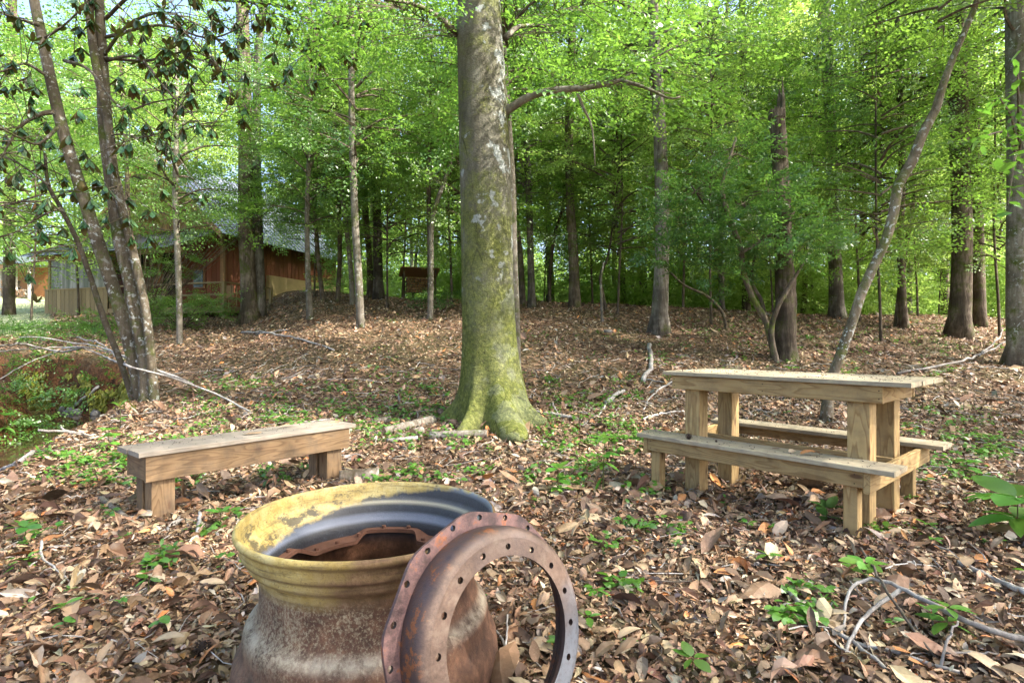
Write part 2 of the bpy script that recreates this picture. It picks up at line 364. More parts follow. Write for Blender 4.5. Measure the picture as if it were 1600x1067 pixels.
def mat_rim():
    m, nt, out = newmat("yellow_and_rust_rim"); N = NT(nt); w = N.coord(); sp = N.n("SeparateXYZ"); N.l(w, sp.inputs[0])
    x, y, z = sp.outputs; g = N.n("Attribute", attribute_name="tint"); s = N.n("SeparateColor"); N.l(g.outputs["Color"], s.inputs[0])
    inner, yel, _b = s.outputs[0], s.outputs[1], s.outputs[2]
    fine = N.noise(w, 95, 5, .8); mid = N.noise(w, 14, 6, .7); big = N.noise(w, 3.5, 5, .65); vf = N.noise(w, 160, 2, .7)
    rust = N.ramp(mid, [(.3, (.035, .018, .012)), (.5, (.095, .045, .026)), (.7, (.19, .095, .055))])
    pale = N.ramp(N.math('SUBTRACT', N.math('ADD', N.math('MULTIPLY', fine, .7), N.math('MULTIPLY', big, .3)), N.math('MULTIPLY', x, .16)), [(.50, W3(0)), (.60, W3(.8))])
    mm = N.n("MapRange", x1=.16, x2=.40, x3=.75, x4=1.0); N.l(z, mm.inputs[0])
    body = N.mix(N.math('MULTIPLY', pale, N.ramp(z, [(.05, W3(.05)), (.2, W3(.15)), (.26, W3(.8)), (.40, W3(.9)), (.44, W3(.2))])), rust, (.36, .31, .21))
    ring = N.ramp(z, [(.23, W3(0)), (.262, W3(.75)), (.29, W3(0))]); body = N.mix(N.math('MULTIPLY', ring, N.ramp(mid, [(.38, W3(.1)), (.6, W3(1))])), body, (.40, .36, .28))
    yellow = N.ramp(mid, [(.3, (.34, .23, .05)), (.5, (.50, .38, .13)), (.7, (.60, .51, .25))])
    yellow = N.mix(N.ramp(fine, [(.55, W3(0)), (.68, W3(.8))]), yellow, (.09, .06, .035))
    # scorched side: towards +x and +y, and lower in the bowl
    ang = N.math('ADD', N.math('MULTIPLY', x, 1.15), N.math('MULTIPLY', y, .25))
    sc = N.math('ADD', N.math('ADD', ang, N.math('ADD', N.math('MULTIPLY', big, .55), N.math('MULTIPLY', mid, .25))), N.math('MULTIPLY', N.math('SUBTRACT', .53, z), 8.0))
    blackf = N.ramp(sc, [(.50, W3(0)), (.64, W3(1))])
    soot = N.ramp(N.math('ADD', N.math('MULTIPLY', mid, .6), N.math('MULTIPLY', vf, .4)), [(.4, (.012, .013, .016)), (.58, (.035, .04, .055)), (.72, (.22, .24, .3))])
    sk = N.n("CombineXYZ"); N.l(N.math('MULTIPLY', N.math('ARCTAN2', y, x), 2.2), sk.inputs[0]); N.l(N.math('MULTIPLY', z, 55), sk.inputs[1]); streak = N.noise(sk.outputs[0], 1.0, 5, .7)
    band = N.ramp(z, [(.425, (.02, .021, .025)), (.437, (.16, .18, .24)), (.455, (.10, .115, .16)), (.463, (.015, .016, .02)), (.484, (.03, .03, .034)), (.497, (.50, .46, .33)), (.503, (.12, .12, .12)), (.52, (.035, .036, .042)), (.55, (.06, .065, .08)), (.57, (.30, .32, .36))])
    soot = N.mix(N.math('MULTIPLY', streak, .55), band, soot)
    yellow = N.mix(N.ramp(streak, [(.50, W3(0)), (.66, W3(.7))]), yellow, (.11, .08, .04))
    blot = N.noise(N.coord((1, 1, 2.2)), 9, 5, .7); yin = N.mix(N.ramp(N.math('ADD', blot, N.math('MULTIPLY', N.math('SUBTRACT', .55, z), 1.2)), [(.56, W3(0)), (.64, W3(.85))]), yellow, (.045, .04, .035))
    inn = N.mix(blackf, yin, soot)
    innlow = N.ramp(z, [(.34, W3(1)), (.39, W3(0))]); inn = N.mix(innlow, inn, rust)
    yellow = N.mix(N.ramp(z, [(.452, W3(0)), (.462, W3(.55)), (.474, W3(.1)), (.49, W3(.15)), (.500, W3(.65)), (.515, W3(.1)), (.54, W3(.0)), (.549, W3(.5)), (.556, W3(0))]), yellow, (.12, .08, .045))
    outy = N.mix(N.ramp(N.math('ADD', N.math('MULTIPLY', x, .8), N.math('MULTIPLY', big, .6)), [(.20, W3(0)), (.38, W3(.85))]), yellow, rust)
    outc = N.mix(yel, body, outy)
    c = N.mix(inner, outc, inn)
    r = N.mix(inner, W3(.75), W3(.38))
    N.principled(out, c, r, N.bump(N.math('ADD', mid, N.math('MULTIPLY', fine, .7)), .55, .006), spec=.4, metal=0.0); return m
M['rim'] = mat_rim()
def mat_ring():
    m, nt, out = newmat("rusted_steel_plate"); N = NT(nt); w = N.coord(); sp = N.n("SeparateXYZ"); N.l(w, sp.inputs[0])
    x, y, z = sp.outputs; g = N.n("Attribute", attribute_name="tint"); s = N.n("SeparateColor"); N.l(g.outputs["Color"], s.inputs[0])
    fine = N.noise(w, 70, 5, .75); mid = N.noise(w, 11, 6, .72); big = N.noise(w, 4, 4, .6)
    face = N.ramp(mid, [(.3, (.07, .042, .03)), (.5, (.15, .095, .068)), (.7, (.25, .185, .14))]); face = N.mix(N.ramp(big, [(.5, W3(0)), (.68, W3(.6))]), face, (.12, .085, .075))
    blue = N.ramp(N.math('ADD', N.math('ADD', N.math('MULTIPLY', x, 1.1), N.math('MULTIPLY', y, -.9)), N.math('MULTIPLY', big, .5)), [(.42, W3(0)), (.66, W3(.85))])
    face = N.mix(blue, face, (.13, .15, .18))
    dish = N.ramp(mid, [(.34, (.03, .022, .028)), (.46, (.065, .042, .042)), (.56, (.09, .048, .036)), (.60, (.26, .085, .025)), (.68, (.16, .06, .03)), (.8, (.09, .06, .055))])
    fl = N.ramp(mid, [(.34, (.035, .02, .02)), (.45, (.10, .055, .052)), (.55, (.19, .105, .095)), (.61, (.30, .10, .035)), (.66, (.16, .085, .07)), (.8, (.08, .06, .062))])
    c = N.mix(s.outputs[0], dish, face); c = N.mix(s.outputs[1], c, fl)
    c = N.mix(N.ramp(fine, [(.5, W3(0)), (.72, W3(.6))]), c, (.06, .04, .03))
    c = N.mix(s.outputs[2], c, (.03, .018, .013))
    N.principled(out, c, N.ramp(mid, [(.3, W3(.42)), (.7, W3(.7))]), N.bump(N.math('ADD', mid, N.math('MULTIPLY', fine, .6)), .45, .005), spec=.5, metal=.15); return m
M['ring'] = mat_ring()
M['rust'] = simple("rusty_flange", (.13, .058, .036), .8, nscale=30, var=.45)

# ================================================================ GROUND
def axis(lo, fa, fb, hi, step, growth=1.12):
    c = list(np.arange(fa, fb, step)); s = step; x = fb
    while x < hi: c.append(x); s *= growth; x += s
    c.append(hi); s = step; x = fa - step
    while x > lo: c.insert(0, x); s *= growth; x -= s
    c.insert(0, lo); return np.array(c)
def lawn_mask(x, y):
    u = x / np.maximum(y, 1); e = .03 * fbm(x * .8, y * .8, 3) * 4
    return sstep(-.838 + 0, -.86, u + e * .1) * sstep(17.2, 18.5, y + e)
def build_ground():
    xs = axis(-420, -13.5, 11, 420, .16); ys = axis(-60, 1.0, 17, 520, .14, 1.05)
    X, Y = np.meshgrid(xs, ys); Z = G(X, Y)
    nx, ny = len(xs), len(ys)
    i = np.arange(ny - 1)[:, None] * nx; j = np.arange(nx - 1)[None]
    Q = np.stack([i + j, i + j + 1, i + nx + j + 1, i + nx + j], -1).reshape(-1, 4)
    col = np.zeros((nx * ny, 3)); x, y = X.ravel(), Y.ravel()
    col[:, 0] = lawn_mask(x, y)
    d = seg_dist(x, y, CREEK) + .35 * fbm(x * .9, y * .9 + 40, 3)
    col[:, 1] = (1 - sstep(.95, 1.2, d))
    col[:, 2] = sstep(24, 34, y) * (1 - col[:, 0])
    g = mk("ground", np.stack([x, y, Z.ravel()], -1), [Q], M['ground'], smooth=True, col=col)
    return tag(g, kind="structure")
ground = build_ground()
# water: ribbon along the creek
def build_water():
    P = smooth_path(np.column_stack([CREEK, np.zeros(len(CREEK))]), 60)[:, :2]
    T = np.gradient(P, axis=0); T /= np.linalg.norm(T, axis=1)[:, None]; Nn = np.stack([-T[:, 1], T[:, 0]], -1)
    ws = np.linspace(-1.7, 1.7, 7); V = []
    for p, n in zip(P, Nn):
        for w in ws: V.append((p[0] + n[0] * w, p[1] + n[1] * w, WATER_Z))
    i = np.arange(len(P) - 1)[:, None] * 7; j = np.arange(6)[None]
    Q = np.stack([i + j, i + j + 1, i + 8 + j, i + 7 + j], -1).reshape(-1, 4)
    return tag(mk("creek_water", V, [Q], M['water']), kind="structure")
build_water()

# ================================================================ LEAF CLOUDS
def rot_zyx(yaw, pitch, roll):
    cy_, sy = np.cos(yaw), np.sin(yaw); cp, sp = np.cos(pitch), np.sin(pitch); cr, sr = np.cos(roll), np.sin(roll)
    Rm = np.empty(np.shape(yaw) + (3, 3))
    Rm[..., 0, 0] = cy_ * cp; Rm[..., 0, 1] = cy_ * sp * sr - sy * cr; Rm[..., 0, 2] = cy_ * sp * cr + sy * sr
    Rm[..., 1, 0] = sy * cp; Rm[..., 1, 1] = sy * sp * sr + cy_ * cr; Rm[..., 1, 2] = sy * sp * cr - cy_ * sr
    Rm[..., 2, 0] = -sp; Rm[..., 2, 1] = cp * sr; Rm[..., 2, 2] = cp * cr
    return Rm
# leaf templates: length 1 along x, half width w
def leaf4(w=.3, fold=.06): return np.array([(0, 0, 0), (.45, -w, fold), (1, 0, -.05), (.45, w, fold)]), [np.array([[0, 1, 2, 3]])]
def leaf6(w=.27, fold=.05, curl=-.1):
    return np.array([(0, 0, 0), (.3, -w, fold), (.3, w, fold), (.7, -w * .85, fold + curl * .4), (.7, w * .85, fold + curl * .4), (1, 0, curl)]), \
        [np.array([[0, 1, 2], [3, 5, 4]]), np.array([[1, 3, 4, 2]])]
def leaf11(w=.25, fold=.05, curl=.1, twist=0.0, st=(.18, .5, .8), wf=(.75, 1.0, .65)):
    V = [(0, 0, 0)]
    for k, (s, f) in enumerate(zip(st, wf)):
        zc = curl * 4 * s * (1 - s) ; tw = twist * (s - .4)
        V += [(s, -w * f, zc + fold * f + tw), (s, 0, zc), (s, w * f, zc + fold * f - tw)]
    V.append((1, 0, curl * .2))
    return np.array(V), [np.array([[0, 1, 2], [0, 2, 3], [7, 10, 8], [8, 10, 9]]), np.array([[1, 4, 5, 2], [2, 5, 6, 3], [4, 7, 8, 5], [5, 8, 9, 6]])]
def scatter(T, pos, Rm, size, wid=None):
    """instance a template: pos (n,3), Rm (n,3,3), size (n,)"""
    V, Fc = T; n = len(pos)
    S = np.repeat(size[:, None], 3, 1)
    if wid is not None: S = S * np.stack([np.ones(n), wid, np.ones(n)], -1)
    W = np.einsum('nij,nkj->nki', Rm, V[None] * S[:, None]) + pos[:, None]
    k = len(V); off = (np.arange(n) * k)[:, None, None]
    return W.reshape(-1, 3), [(f[None] + off).reshape(-1, f.shape[1]) for f in Fc]
# spray = flat fan of leaves round a twig, about 1 m long, lying in the XY plane
def make_spray(n_side, per, leaf_len, seed, L=.9, leafT=None):
    r = np.random.default_rng(seed); P = []; Y = []
    def run(o, a, ln, cnt):
        for i in range(cnt):
            t = (i + .6) / cnt; p = o + ln * t * np.array([math.cos(a), math.sin(a), 0]); p = p + (0, 0, -.12 * (np.hypot(*p[:2])) ** 2)
            P.append(p + r.normal(0, .012, 3)); Y.append(a + (1 if i % 2 else -1) * R_(r.uniform(35, 60)))
        P.append(o + ln * np.array([math.cos(a), math.sin(a), 0])); Y.append(a)
    run(np.zeros(3), 0, L, per + 2)
    for s in range(n_side):
        t = .15 + .65 * (s + .5) / n_side; sg = 1 if s % 2 else -1
        run(np.array([L * t, 0, 0]), sg * R_(r.uniform(35, 55)), L * r.uniform(.38, .6) * (1.1 - .5 * t), per)
    P = np.array(P); Y = np.array(Y); n = len(P)
    Rm = rot_zyx(Y, r.normal(.18, .25, n), r.normal(0, .35, n))
    return scatter(leafT or leaf4(), P, Rm, leaf_len * r.uniform(.7, 1.15, n))
def cloud(sprays, pos, yaw, pitch, roll, scale, seed, droop=None):
    """many sprays -> V, faces, tint; tint.r varies per spray and per leaf"""
    r = np.random.default_rng(seed); Vs = []; Fs = {}; Cs = []; n0 = 0
    which = r.integers(0, len(sprays), len(pos)); Rm = rot_zyx(yaw, pitch, roll)
    for k, (SV, SF) in enumerate(sprays):
        sel = np.where(which == k)[0]
        if not len(sel): continue
        V, Fc = scatter((SV, SF), pos[sel], Rm[sel], scale[sel])
        nv = len(SV); base = np.clip(r.normal(.48, .30, len(sel)), 0, 1)[:, None] + r.normal(0, .16, (len(sel), nv // LV(SF, SV)))[:, :]
        c = np.repeat(base, LV(SF, SV), axis=1).reshape(-1)
        Vs.append(V); Cs.append(np.stack([np.clip(c, 0, 1)] * 3, -1))
        for f in Fc: Fs.setdefault(f.shape[1], []).append(f + n0)
        n0 += len(V)
    return np.concatenate(Vs), [np.concatenate(v) for v in Fs.values()], np.concatenate(Cs)
def LV(SF, SV): return 6 if any(f.shape[1] == 3 for f in SF) else 4
SPR = [make_spray(5, 5, .105, 10 + i) for i in range(4)]
SPR_NEAR = [make_spray(5, 5, .085, 30 + i, leafT=leaf6(.28, .04, -.08)) for i in range(3)]
SPR_FAR = [make_spray(4, 4, .17, 50 + i) for i in range(3)]
SPR_LAUREL = [make_spray(4, 5, .095, 70 + i, L=.45, leafT=leaf6(.2, .04, -.05)) for i in range(3)]

def crown_mesh(name, h0, h1, rad, nlimb, seed, per=11, prof=None, sprays=SPR, ssc=(.75, 1.25), mat='beech_leaf', up=.25, bark='bark_grey', fine=True):
    """limbs + sprays. returns (leaf mesh, branch mesh)"""
    r = np.random.default_rng(seed); B = MB(); pos = []; yaw = []; pit = []
    for i in range(nlimb):
        f = (i + r.uniform(0, 1)) / nlimb; h = h0 + (h1 - h0) * f
        Rr = rad * (prof(f) if prof else (1 - .75 * f ** 1.6) * (.55 + .45 * min(1, f * 4))) * r.uniform(.7, 1.1)
        a = r.uniform(0, 2 * math.pi); rise = up * Rr * r.uniform(.3, 1.6)
        P = np.array([(0, 0, h), (Rr * .35 * math.cos(a), Rr * .35 * math.sin(a), h + rise * .6), (Rr * math.cos(a + .15), Rr * math.sin(a + .15), h + rise * .95)])
        P = smooth_path(P, 7); tube(B, P, np.linspace(.012 + .012 * Rr, .006, 7), 4, cap=False)
        k = max(3, int(per * Rr / rad * 1.25))
        for j in range(k):
            t = .25 + .8 * (j + r.uniform(0, 1)) / k; q = P[0] + 0; ti = min(t, 1) * 6; i0 = min(int(ti), 5); q = P[i0] + (P[i0 + 1] - P[i0]) * (ti - i0)
            aa = a + r.choice([-1, 1]) * R_(r.uniform(10, 85)) * (1.1 - t * .6)
            pos.append(q + np.array([0, 0, r.normal(0, .12)])); yaw.append(aa); pit.append(r.normal(.16, .36))
            if fine and r.random() < .6:   # second order twig carries another spray
                ln = r.uniform(.4, 1.1); e = q + ln * np.array([math.cos(aa), math.sin(aa), -.06]); tube(B, [q, e], [.007, .004], 3, cap=False)
                pos.append(e); yaw.append(aa + r.normal(0, .6)); pit.append(r.normal(.2, .38))
    n = len(pos); V, Fc, C = cloud(sprays, np.array(pos), np.array(yaw), np.array(pit), r.normal(0, .5, n), r.uniform(*ssc, n), seed + 1)
    cm = mk(name, V, Fc, M[mat], col=C, link=False).data
    bm_ = B.build("branches", M[bark], link=False).data
    return cm, bm_
CANOPY = [crown_mesh("crown", 4.6, 15.5, 4.2, 50, 100 + i, per=11) for i in range(3)]
SAPL = [crown_mesh("crown", 1.6, 8.5, 2.3, 46, 120 + i, per=8, ssc=(.6, 1.0), bark='bark_brown') for i in range(3)]
SAPL_L = [crown_mesh("crown", 1.4, 8.5, 2.6, 48, 160 + i, per=8, ssc=(.6, 1.1), bark='bark_brown', mat='far_leaf') for i in range(3)]  # same saplings in the paler leaf, whose colour carries the sunlight
FARC = [crown_mesh("crown", 7.0, 17, 4.0, 34, 140 + i, per=8, sprays=SPR_FAR, ssc=(.9, 1.6), mat='far_leaf', fine=False) for i in range(3)]
def part(name, me, parent, loc=(0, 0, 0), rz=0, sc=(1, 1, 1), kind=None):
    o = bpy.data.objects.new(name, me); COL.objects.link(o); o.parent = parent; o.location = loc; o.rotation_euler = (0, 0, rz); o.scale = sc
    return o

# ================================================================ TREES
def trunk_mesh(pts, rad, bark, parent, sides=12, seg=26, flare=.5, lobes=5, seed=0, rough=.07, name="trunk"):
    """pts in parent's coordinates; rad list"""
    P4 = smooth_path(np.column_stack([pts, rad]), seg); ph = seed * 1.7
    h0 = P4[0, 2]
    def disp(P, th):
        h = (P[:, 2] - h0)[:, None]; t = th[None]
        lob = 1 + flare * np.exp(-np.maximum(h, 0) / .15) * (.7 + .5 * np.cos(lobes * t + ph + .6 * np.sin(2 * t)))
        return lob * (1 + rough * fbm(3 * np.cos(t) + ph + h * .0 + 9, h * 1.6 + 3 * np.sin(t) + ph, 3))
    mb = MB(); tube(mb, P4[:, :3], np.maximum(P4[:, 3], .004), sides, disp=disp)
    return mb.build(name, M[bark], parent, smooth=True)
def near_leaves(t, b, D):
    """a low bough with large leaves reaching towards the photographer from the right edge tree"""
    r = np.random.default_rng(19); TW = MB(); o = at(1592, 250, D) - b; T = leaf6(.22, .03, -.1); pos = []; Rl = []; sz = []
    for tip, dt in (((1560, 150), 5.2), ((1530, 215), 5.6), ((1590, 105), 5.0), ((1605, 250), 4.8), ((1575, 320), 6.0)):
        e = at(*tip, dt) - b; P = smooth_path([o, (o + e) / 2 + (0, 0, .3), e], 9); tube(TW, P, np.linspace(.03, .006, 9), 5)
        for k in range(3, 9):
            for _ in range(5): pos.append(P[k] + r.normal(0, .06, 3)); Rl.append((r.uniform(0, 6.28), r.normal(.25, .35), r.normal(0, .4))); sz.append(r.uniform(.10, .18))
    Rl = np.array(Rl); V, Fc = scatter(T, np.array(pos), rot_zyx(Rl[:, 0], Rl[:, 1], Rl[:, 2]), np.array(sz)); mk("low_foliage", V, Fc, M['seedling_leaf'], t, col=np.repeat(r.uniform(.1, 1, len(pos)), 6)[:, None] * np.ones(3)); TW.build("bough", M['bark_brown'], t)
def tree(name, label, path, widths, bark, crown=None, csc=1.0, d=None, H=None, group=None, flare=.32, sides=12, ch=0, cat="tree", crz=None, seed=0, rough=.07, extra=()):
    """path: pixels, first one is the base on the ground"""
    b = hit(*path[0]) if d is None else onground(path[0][0], d); D = b[1]
    t = thing(name, label, cat, b, group=group)
    pts = [np.array([0, 0, -.15])] + [at(px, py, D) - b for px, py in path[1:]]; wd = [w * .87 / 2 * D / F for w in widths]
    rad = [wd[0]] + wd[1:]
    if H:
        dirv = pts[-1] - pts[-2]; dirv = dirv / dirv[2]; rise = H - pts[-1][2]
        if rise > .3: pts.append(pts[-1] + dirv * rise * .5 * np.array([.7, .7, 1])); rad.append(rad[-1] * .75); pts.append(pts[-1] + dirv * rise * .5 * np.array([.4, .4, 1])); rad.append(max(.012, rad[-1] * .35))
    trunk_mesh(np.array(pts), rad, bark, t, sides=sides, flare=flare, seed=seed + int(path[0][0]) % 17, rough=rough)
    for e in extra: e(t, b, D)
    if crown is not None:
        cm, bm2 = crown; i = int(len(pts) * .6); off = pts[-1] * .55; off[2] = 0
        a = random.uniform(0, 6.28) if crz is None else crz
        c = part("crown", cm, t, (off[0], off[1], ch), a, (csc, csc, csc)); part("branches", bm2, t, (off[0], off[1], ch), a, (csc, csc, csc))
    return t
A, S_, FC = CANOPY, SAPL, FARC
# --- the big beech in the middle
def main_beech():
    b = hit(768, 655); D = b[1]
    t = thing("beech_tree", "massive moss covered beech with pale lichen patches and flared roots in mid clearing", "tree", b)
    ppx = [(775, 660), (770, 610), (765, 540), (762, 450), (761, 380), (757, 250), (752, 120), (747, 0), (742, -180), (738, -500)]
    w = [112, 98, 86, 82, 81, 79, 74, 68, 62, 40]
    pts = np.array([at(*p, D) - b for p in ppx]); pts[:, 1] += 0; pts[0, 2] = -.12
    P = smooth_path(np.column_stack([pts, [x / 2 * D / F for x in w]]), 150)
    seeds = np.random.default_rng(5); k = 9; ang = np.sort(seeds.uniform(0, 2 * math.pi, k) * .3 + np.linspace(0, 2 * math.pi, k, endpoint=False)); amp = seeds.uniform(.7, 1.5, k); wd = seeds.uniform(.15, .3, k)
    def disp(Pp, th):
        h = np.maximum(Pp[:, 2], 0)[:, None]; tt = th[None]; s = np.ones((len(Pp), len(th)))
        for a_, m_, w_ in zip(ang, amp, wd):
            dd = np.abs((tt - a_ + math.pi) % (2 * math.pi) - math.pi); s = s + m_ * .54 * np.exp(-h / .21) * np.exp(-(dd / w_) ** 2) + .08 * m_ * np.exp(-h / .6) * np.exp(-(dd / (w_ * 1.3)) ** 2)
        s = s + .12 * np.exp(-h / .30)
        return s * (1 + .05 * fbm(2.2 * np.cos(tt) + 20, h * .9 + 2.2 * np.sin(tt) + 20, 4) + .012 * vn(9 * np.cos(tt) + 40, h * 7 + 9 * np.sin(tt) + 40))
    mb = MB(); tube(mb, P[:, :3], P[:, 3], 72, disp=disp); mb.build("trunk", M['beech_bark'], t, smooth=True)
    # limb on the right
    L = MB(); q = lambda px, py, dd: at(px, py, D + dd) - b
    tube(L, smooth_path([q(775, 185, 0), q(797, 170, -.1), q(830, 150, -.2), q(870, 141, -.3), q(920, 137, -.4), q(970, 126, -.5)], 16), np.linspace(.068, .028, 16), 8)
    tube(L, smooth_path([q(970, 126, -.5), q(1005, 100, -.55), q(1040, 82, -.6), q(1090, 55, -.6)], 10), np.linspace(.022, .008, 10), 5)
    tube(L, smooth_path([q(970, 126, -.5), q(1010, 138, -.6), q(1045, 154, -.7), q(1063, 152, -.75)], 10), np.linspace(.03, .012, 10), 5)
    tube(L, smooth_path([q(900, 140, -.35), q(912, 170, -.3), q(925, 200, -.2), q(930, 260, -.2)], 10), np.linspace(.022, .008, 10), 5)
    tube(L, smooth_path([q(790, 60, 0), q(812, 42, .2), q(860, 40, .4)], 8), np.linspace(.05, .015, 8), 5)
    tube(L, smooth_path([q(715, 55, 0), q(690, 30, -.3), q(650, 8, -.7), q(600, 0, -1)], 10), np.linspace(.05, .014, 10), 5)
    L.build("limb", M['bark_pale'], t, smooth=True)
    r = np.random.default_rng(77); TW = MB(); pos = []; yaw = []
    def sprays_along(p0, p1, n, spread=.55):
        p0, p1 = np.array(p0), np.array(p1); a = math.atan2(*(p1 - p0)[:2][::-1])
        for i in range(n):
            f = r.uniform(0, 1); o = p0 + (p1 - p0) * f; aa = a + r.choice([-1, 1]) * R_(r.uniform(15, 80)); ln = r.uniform(.1, spread * 2)
            e = o + ln * np.array([math.cos(aa), math.sin(aa), r.normal(0, .15)]); tube(TW, [o, e], [.006, .003], 3, cap=False); pos.append(e); yaw.append(aa)
    sprays_along(q(830, 150, -.2), q(970, 126, -.5), 34); sprays_along(q(970, 126, -.5), q(1090, 55, -.6), 10); sprays_along(q(970, 126, -.5), q(1063, 152, -.75), 5)
    sprays_along(q(790, 60, 0), q(860, 40, .4), 34, .8); sprays_along(q(720, 60, 0), q(600, 0, -1), 60, .7); sprays_along(q(800, 30, -.4), q(960, 0, -1.2), 34, .6)
    sprays_along(q(690, 15, -.2), q(480, 0, .8), 44, .8)
    n = len(pos); V, Fc, C = cloud(SPR_NEAR, np.array(pos), np.array(yaw), r.normal(.1, .2, n), r.normal(0, .25, n), r.uniform(.6, 1.0, n), 78)
    mk("low_foliage", V, Fc, M['beech_leaf'], t, col=C); tag(TW.build("twigs", M['bark_brown'], t), kind="stuff")
    part("crown", A[0][0], t, (-.3, .2, 2.6), 1.0, (1.25, 1.25, .95)); part("branches", A[0][1], t, (-.3, .2, 2.6), 1.0, (1.25, 1.25, .95))
    return t
main_beech()
tree("sapling", "thin mossy sapling pressed close behind the right side of the massive beech", [(809, 597), (806, 500), (802, 400), (800, 300), (795, 200), (788, 90)], [15, 15, 15, 14, 12, 10], 'bark_pale', S_[0], .9, H=9, ch=3.0, flare=.2)
# --- left magnolia clump with drooping leathery leaves
def magnolia():
    b = hit(216, 628); D = b[1]
    t = thing("magnolia_tree", "leaning multi stem magnolia with lichen spots and drooping leathery leaves on the creek bank", "tree", b)
    q = lambda px, py, dd=0.0: at(px, py, D + dd) - b
    stems = [([(232, 626), (228, 560), (215, 500), (205, 440), (190, 380), (178, 300), (165, 200), (160, 100), (155, 0), (150, -160), (140, -420)], [32, 29, 27, 27, 27, 26, 25, 20, 16, 15, 9], 0),
             ([(226, 624), (205, 545), (180, 460), (155, 385), (128, 300), (104, 225), (85, 150), (66, 60), (50, -20), (30, -200), (0, -420)], [26, 25, 24, 24, 22, 21, 20, 18, 17, 15, 9], .15),
             ([(243, 622), (232, 520), (222, 455), (200, 360), (180, 280), (170, 200), (148, 90), (138, 0), (120, -180), (100, -400)], [18, 16, 15, 15, 15, 15, 15, 14, 12, 8], -.12),
             ([(212, 633), (190, 570), (163, 500), (140, 430), (120, 375), (95, 325), (76, 290), (70, 240)], [12, 11, 11, 10, 9, 8, 7, 5], .3)]
    for i, (p, w, dd) in enumerate(stems):
        pts = np.array([q(a, c, dd) for a, c in p]); pts[0, 2] = -.15
        trunk_mesh(pts, [x * .8 / 2 * D / F for x in w], 'bark_mag', t, 14, 40, .35 if i < 2 else .15, 4, i, .06, name="stem")
    BR = MB(); r = np.random.default_rng(11); nodes = []
    def br(p, dds, w0):
        pts = smooth_path([q(a, c, dd) for (a, c), dd in zip(p, dds)], 18); tube(BR, pts, np.linspace(w0, .008, 18), 6)
        for j in range(5, 18):
            if r.random() < .9:
                o = pts[j]; e = o + r.normal(0, .42, 3) + (0, 0, -.02); tube(BR, [o, (o + e) / 2 + (0, 0, .05), e], [.009, .007, .006], 4, cap=False); nodes.append(e)
        nodes.append(pts[-1])
    B_ = [([(100, 95), (140, 110), (190, 170), (240, 160), (300, 150)], .03), ([(165, 95), (215, 90), (260, 140), (310, 190)], .03), ([(160, 90), (200, 40), (260, 20), (330, 50)], .03),
          ([(150, 90), (230, 95), (300, 80), (350, 110)], .028), ([(85, 175), (60, 180), (30, 200), (0, 250)], .045), ([(75, 120), (40, 100), (10, 110), (-40, 120)], .03),
          ([(95, 330), (60, 315), (20, 318), (-20, 330)], .018), ([(95, 325), (60, 340), (20, 365), (-20, 375)], .018), ([(76, 290), (50, 270), (20, 250), (-10, 240)], .02),
          ([(60, 40), (30, 30), (0, 20), (-40, 0)], .03), ([(70, 60), (100, 40), (130, 10), (160, -30)], .02), ([(160, 215), (190, 210), (220, 215), (262, 205)], .014),
          ([(165, 30), (210, -10), (280, -30), (380, -10)], .03), ([(160, -60), (240, -40), (330, -20), (450, 30)], .035), ([(160, 60), (250, 40), (330, 60), (400, 30)], .03), ([(178, 250), (190, 290), (196, 320), (200, 340)], .012),
          ([(90, 200), (60, 225), (30, 215), (-20, 190)], .03), ([(250, 20), (330, 90), (360, 150), (330, 200)], .02), ([(330, 0), (440, 10), (500, 40), (540, 30)], .02)]
    for p, w in B_:
        s = r.uniform(-1.3, .6); br(p, np.linspace(0, s, len(p)), w)
    br([(480, 0), (495, 60), (500, 90)], [.6, .6, .6], .01)
    BR.build("branches", M['bark_mag'], t, smooth=True)
    T = leaf11(.19, .035, -.10, st=(.2, .55, .85), wf=(.6, 1.0, .6)); pos = []; Rl = []; sz = []; tv = []
    for nd in nodes:
        k = r.integers(6, 10); a0 = r.uniform(0, 6.28); fresh = r.random() < .12
        for i in range(k):
            a = a0 + i * 6.28 / k + r.normal(0, .2); pit = r.normal(1.05, .22) if not fresh else r.normal(-.7, .3)
            pos.append(nd); Rl.append((a, pit, r.normal(0, .2))); sz.append(r.uniform(.15, .26) * (.75 if fresh else 1)); tv.append((np.clip(r.normal(.3, .2), 0, 1) if not fresh else 1.0, np.clip(r.normal(.4, .3), 0, 1), 0))
    Rl = np.array(Rl); V, Fc = scatter(T, np.array(pos), rot_zyx(Rl[:, 0], Rl[:, 1], Rl[:, 2]), np.array(sz)); C = np.repeat(np.array(tv), len(T[0]), 0)
    mk("crown", V, Fc, M['magnolia_leaf'], t, col=C, smooth=False)
magnolia()
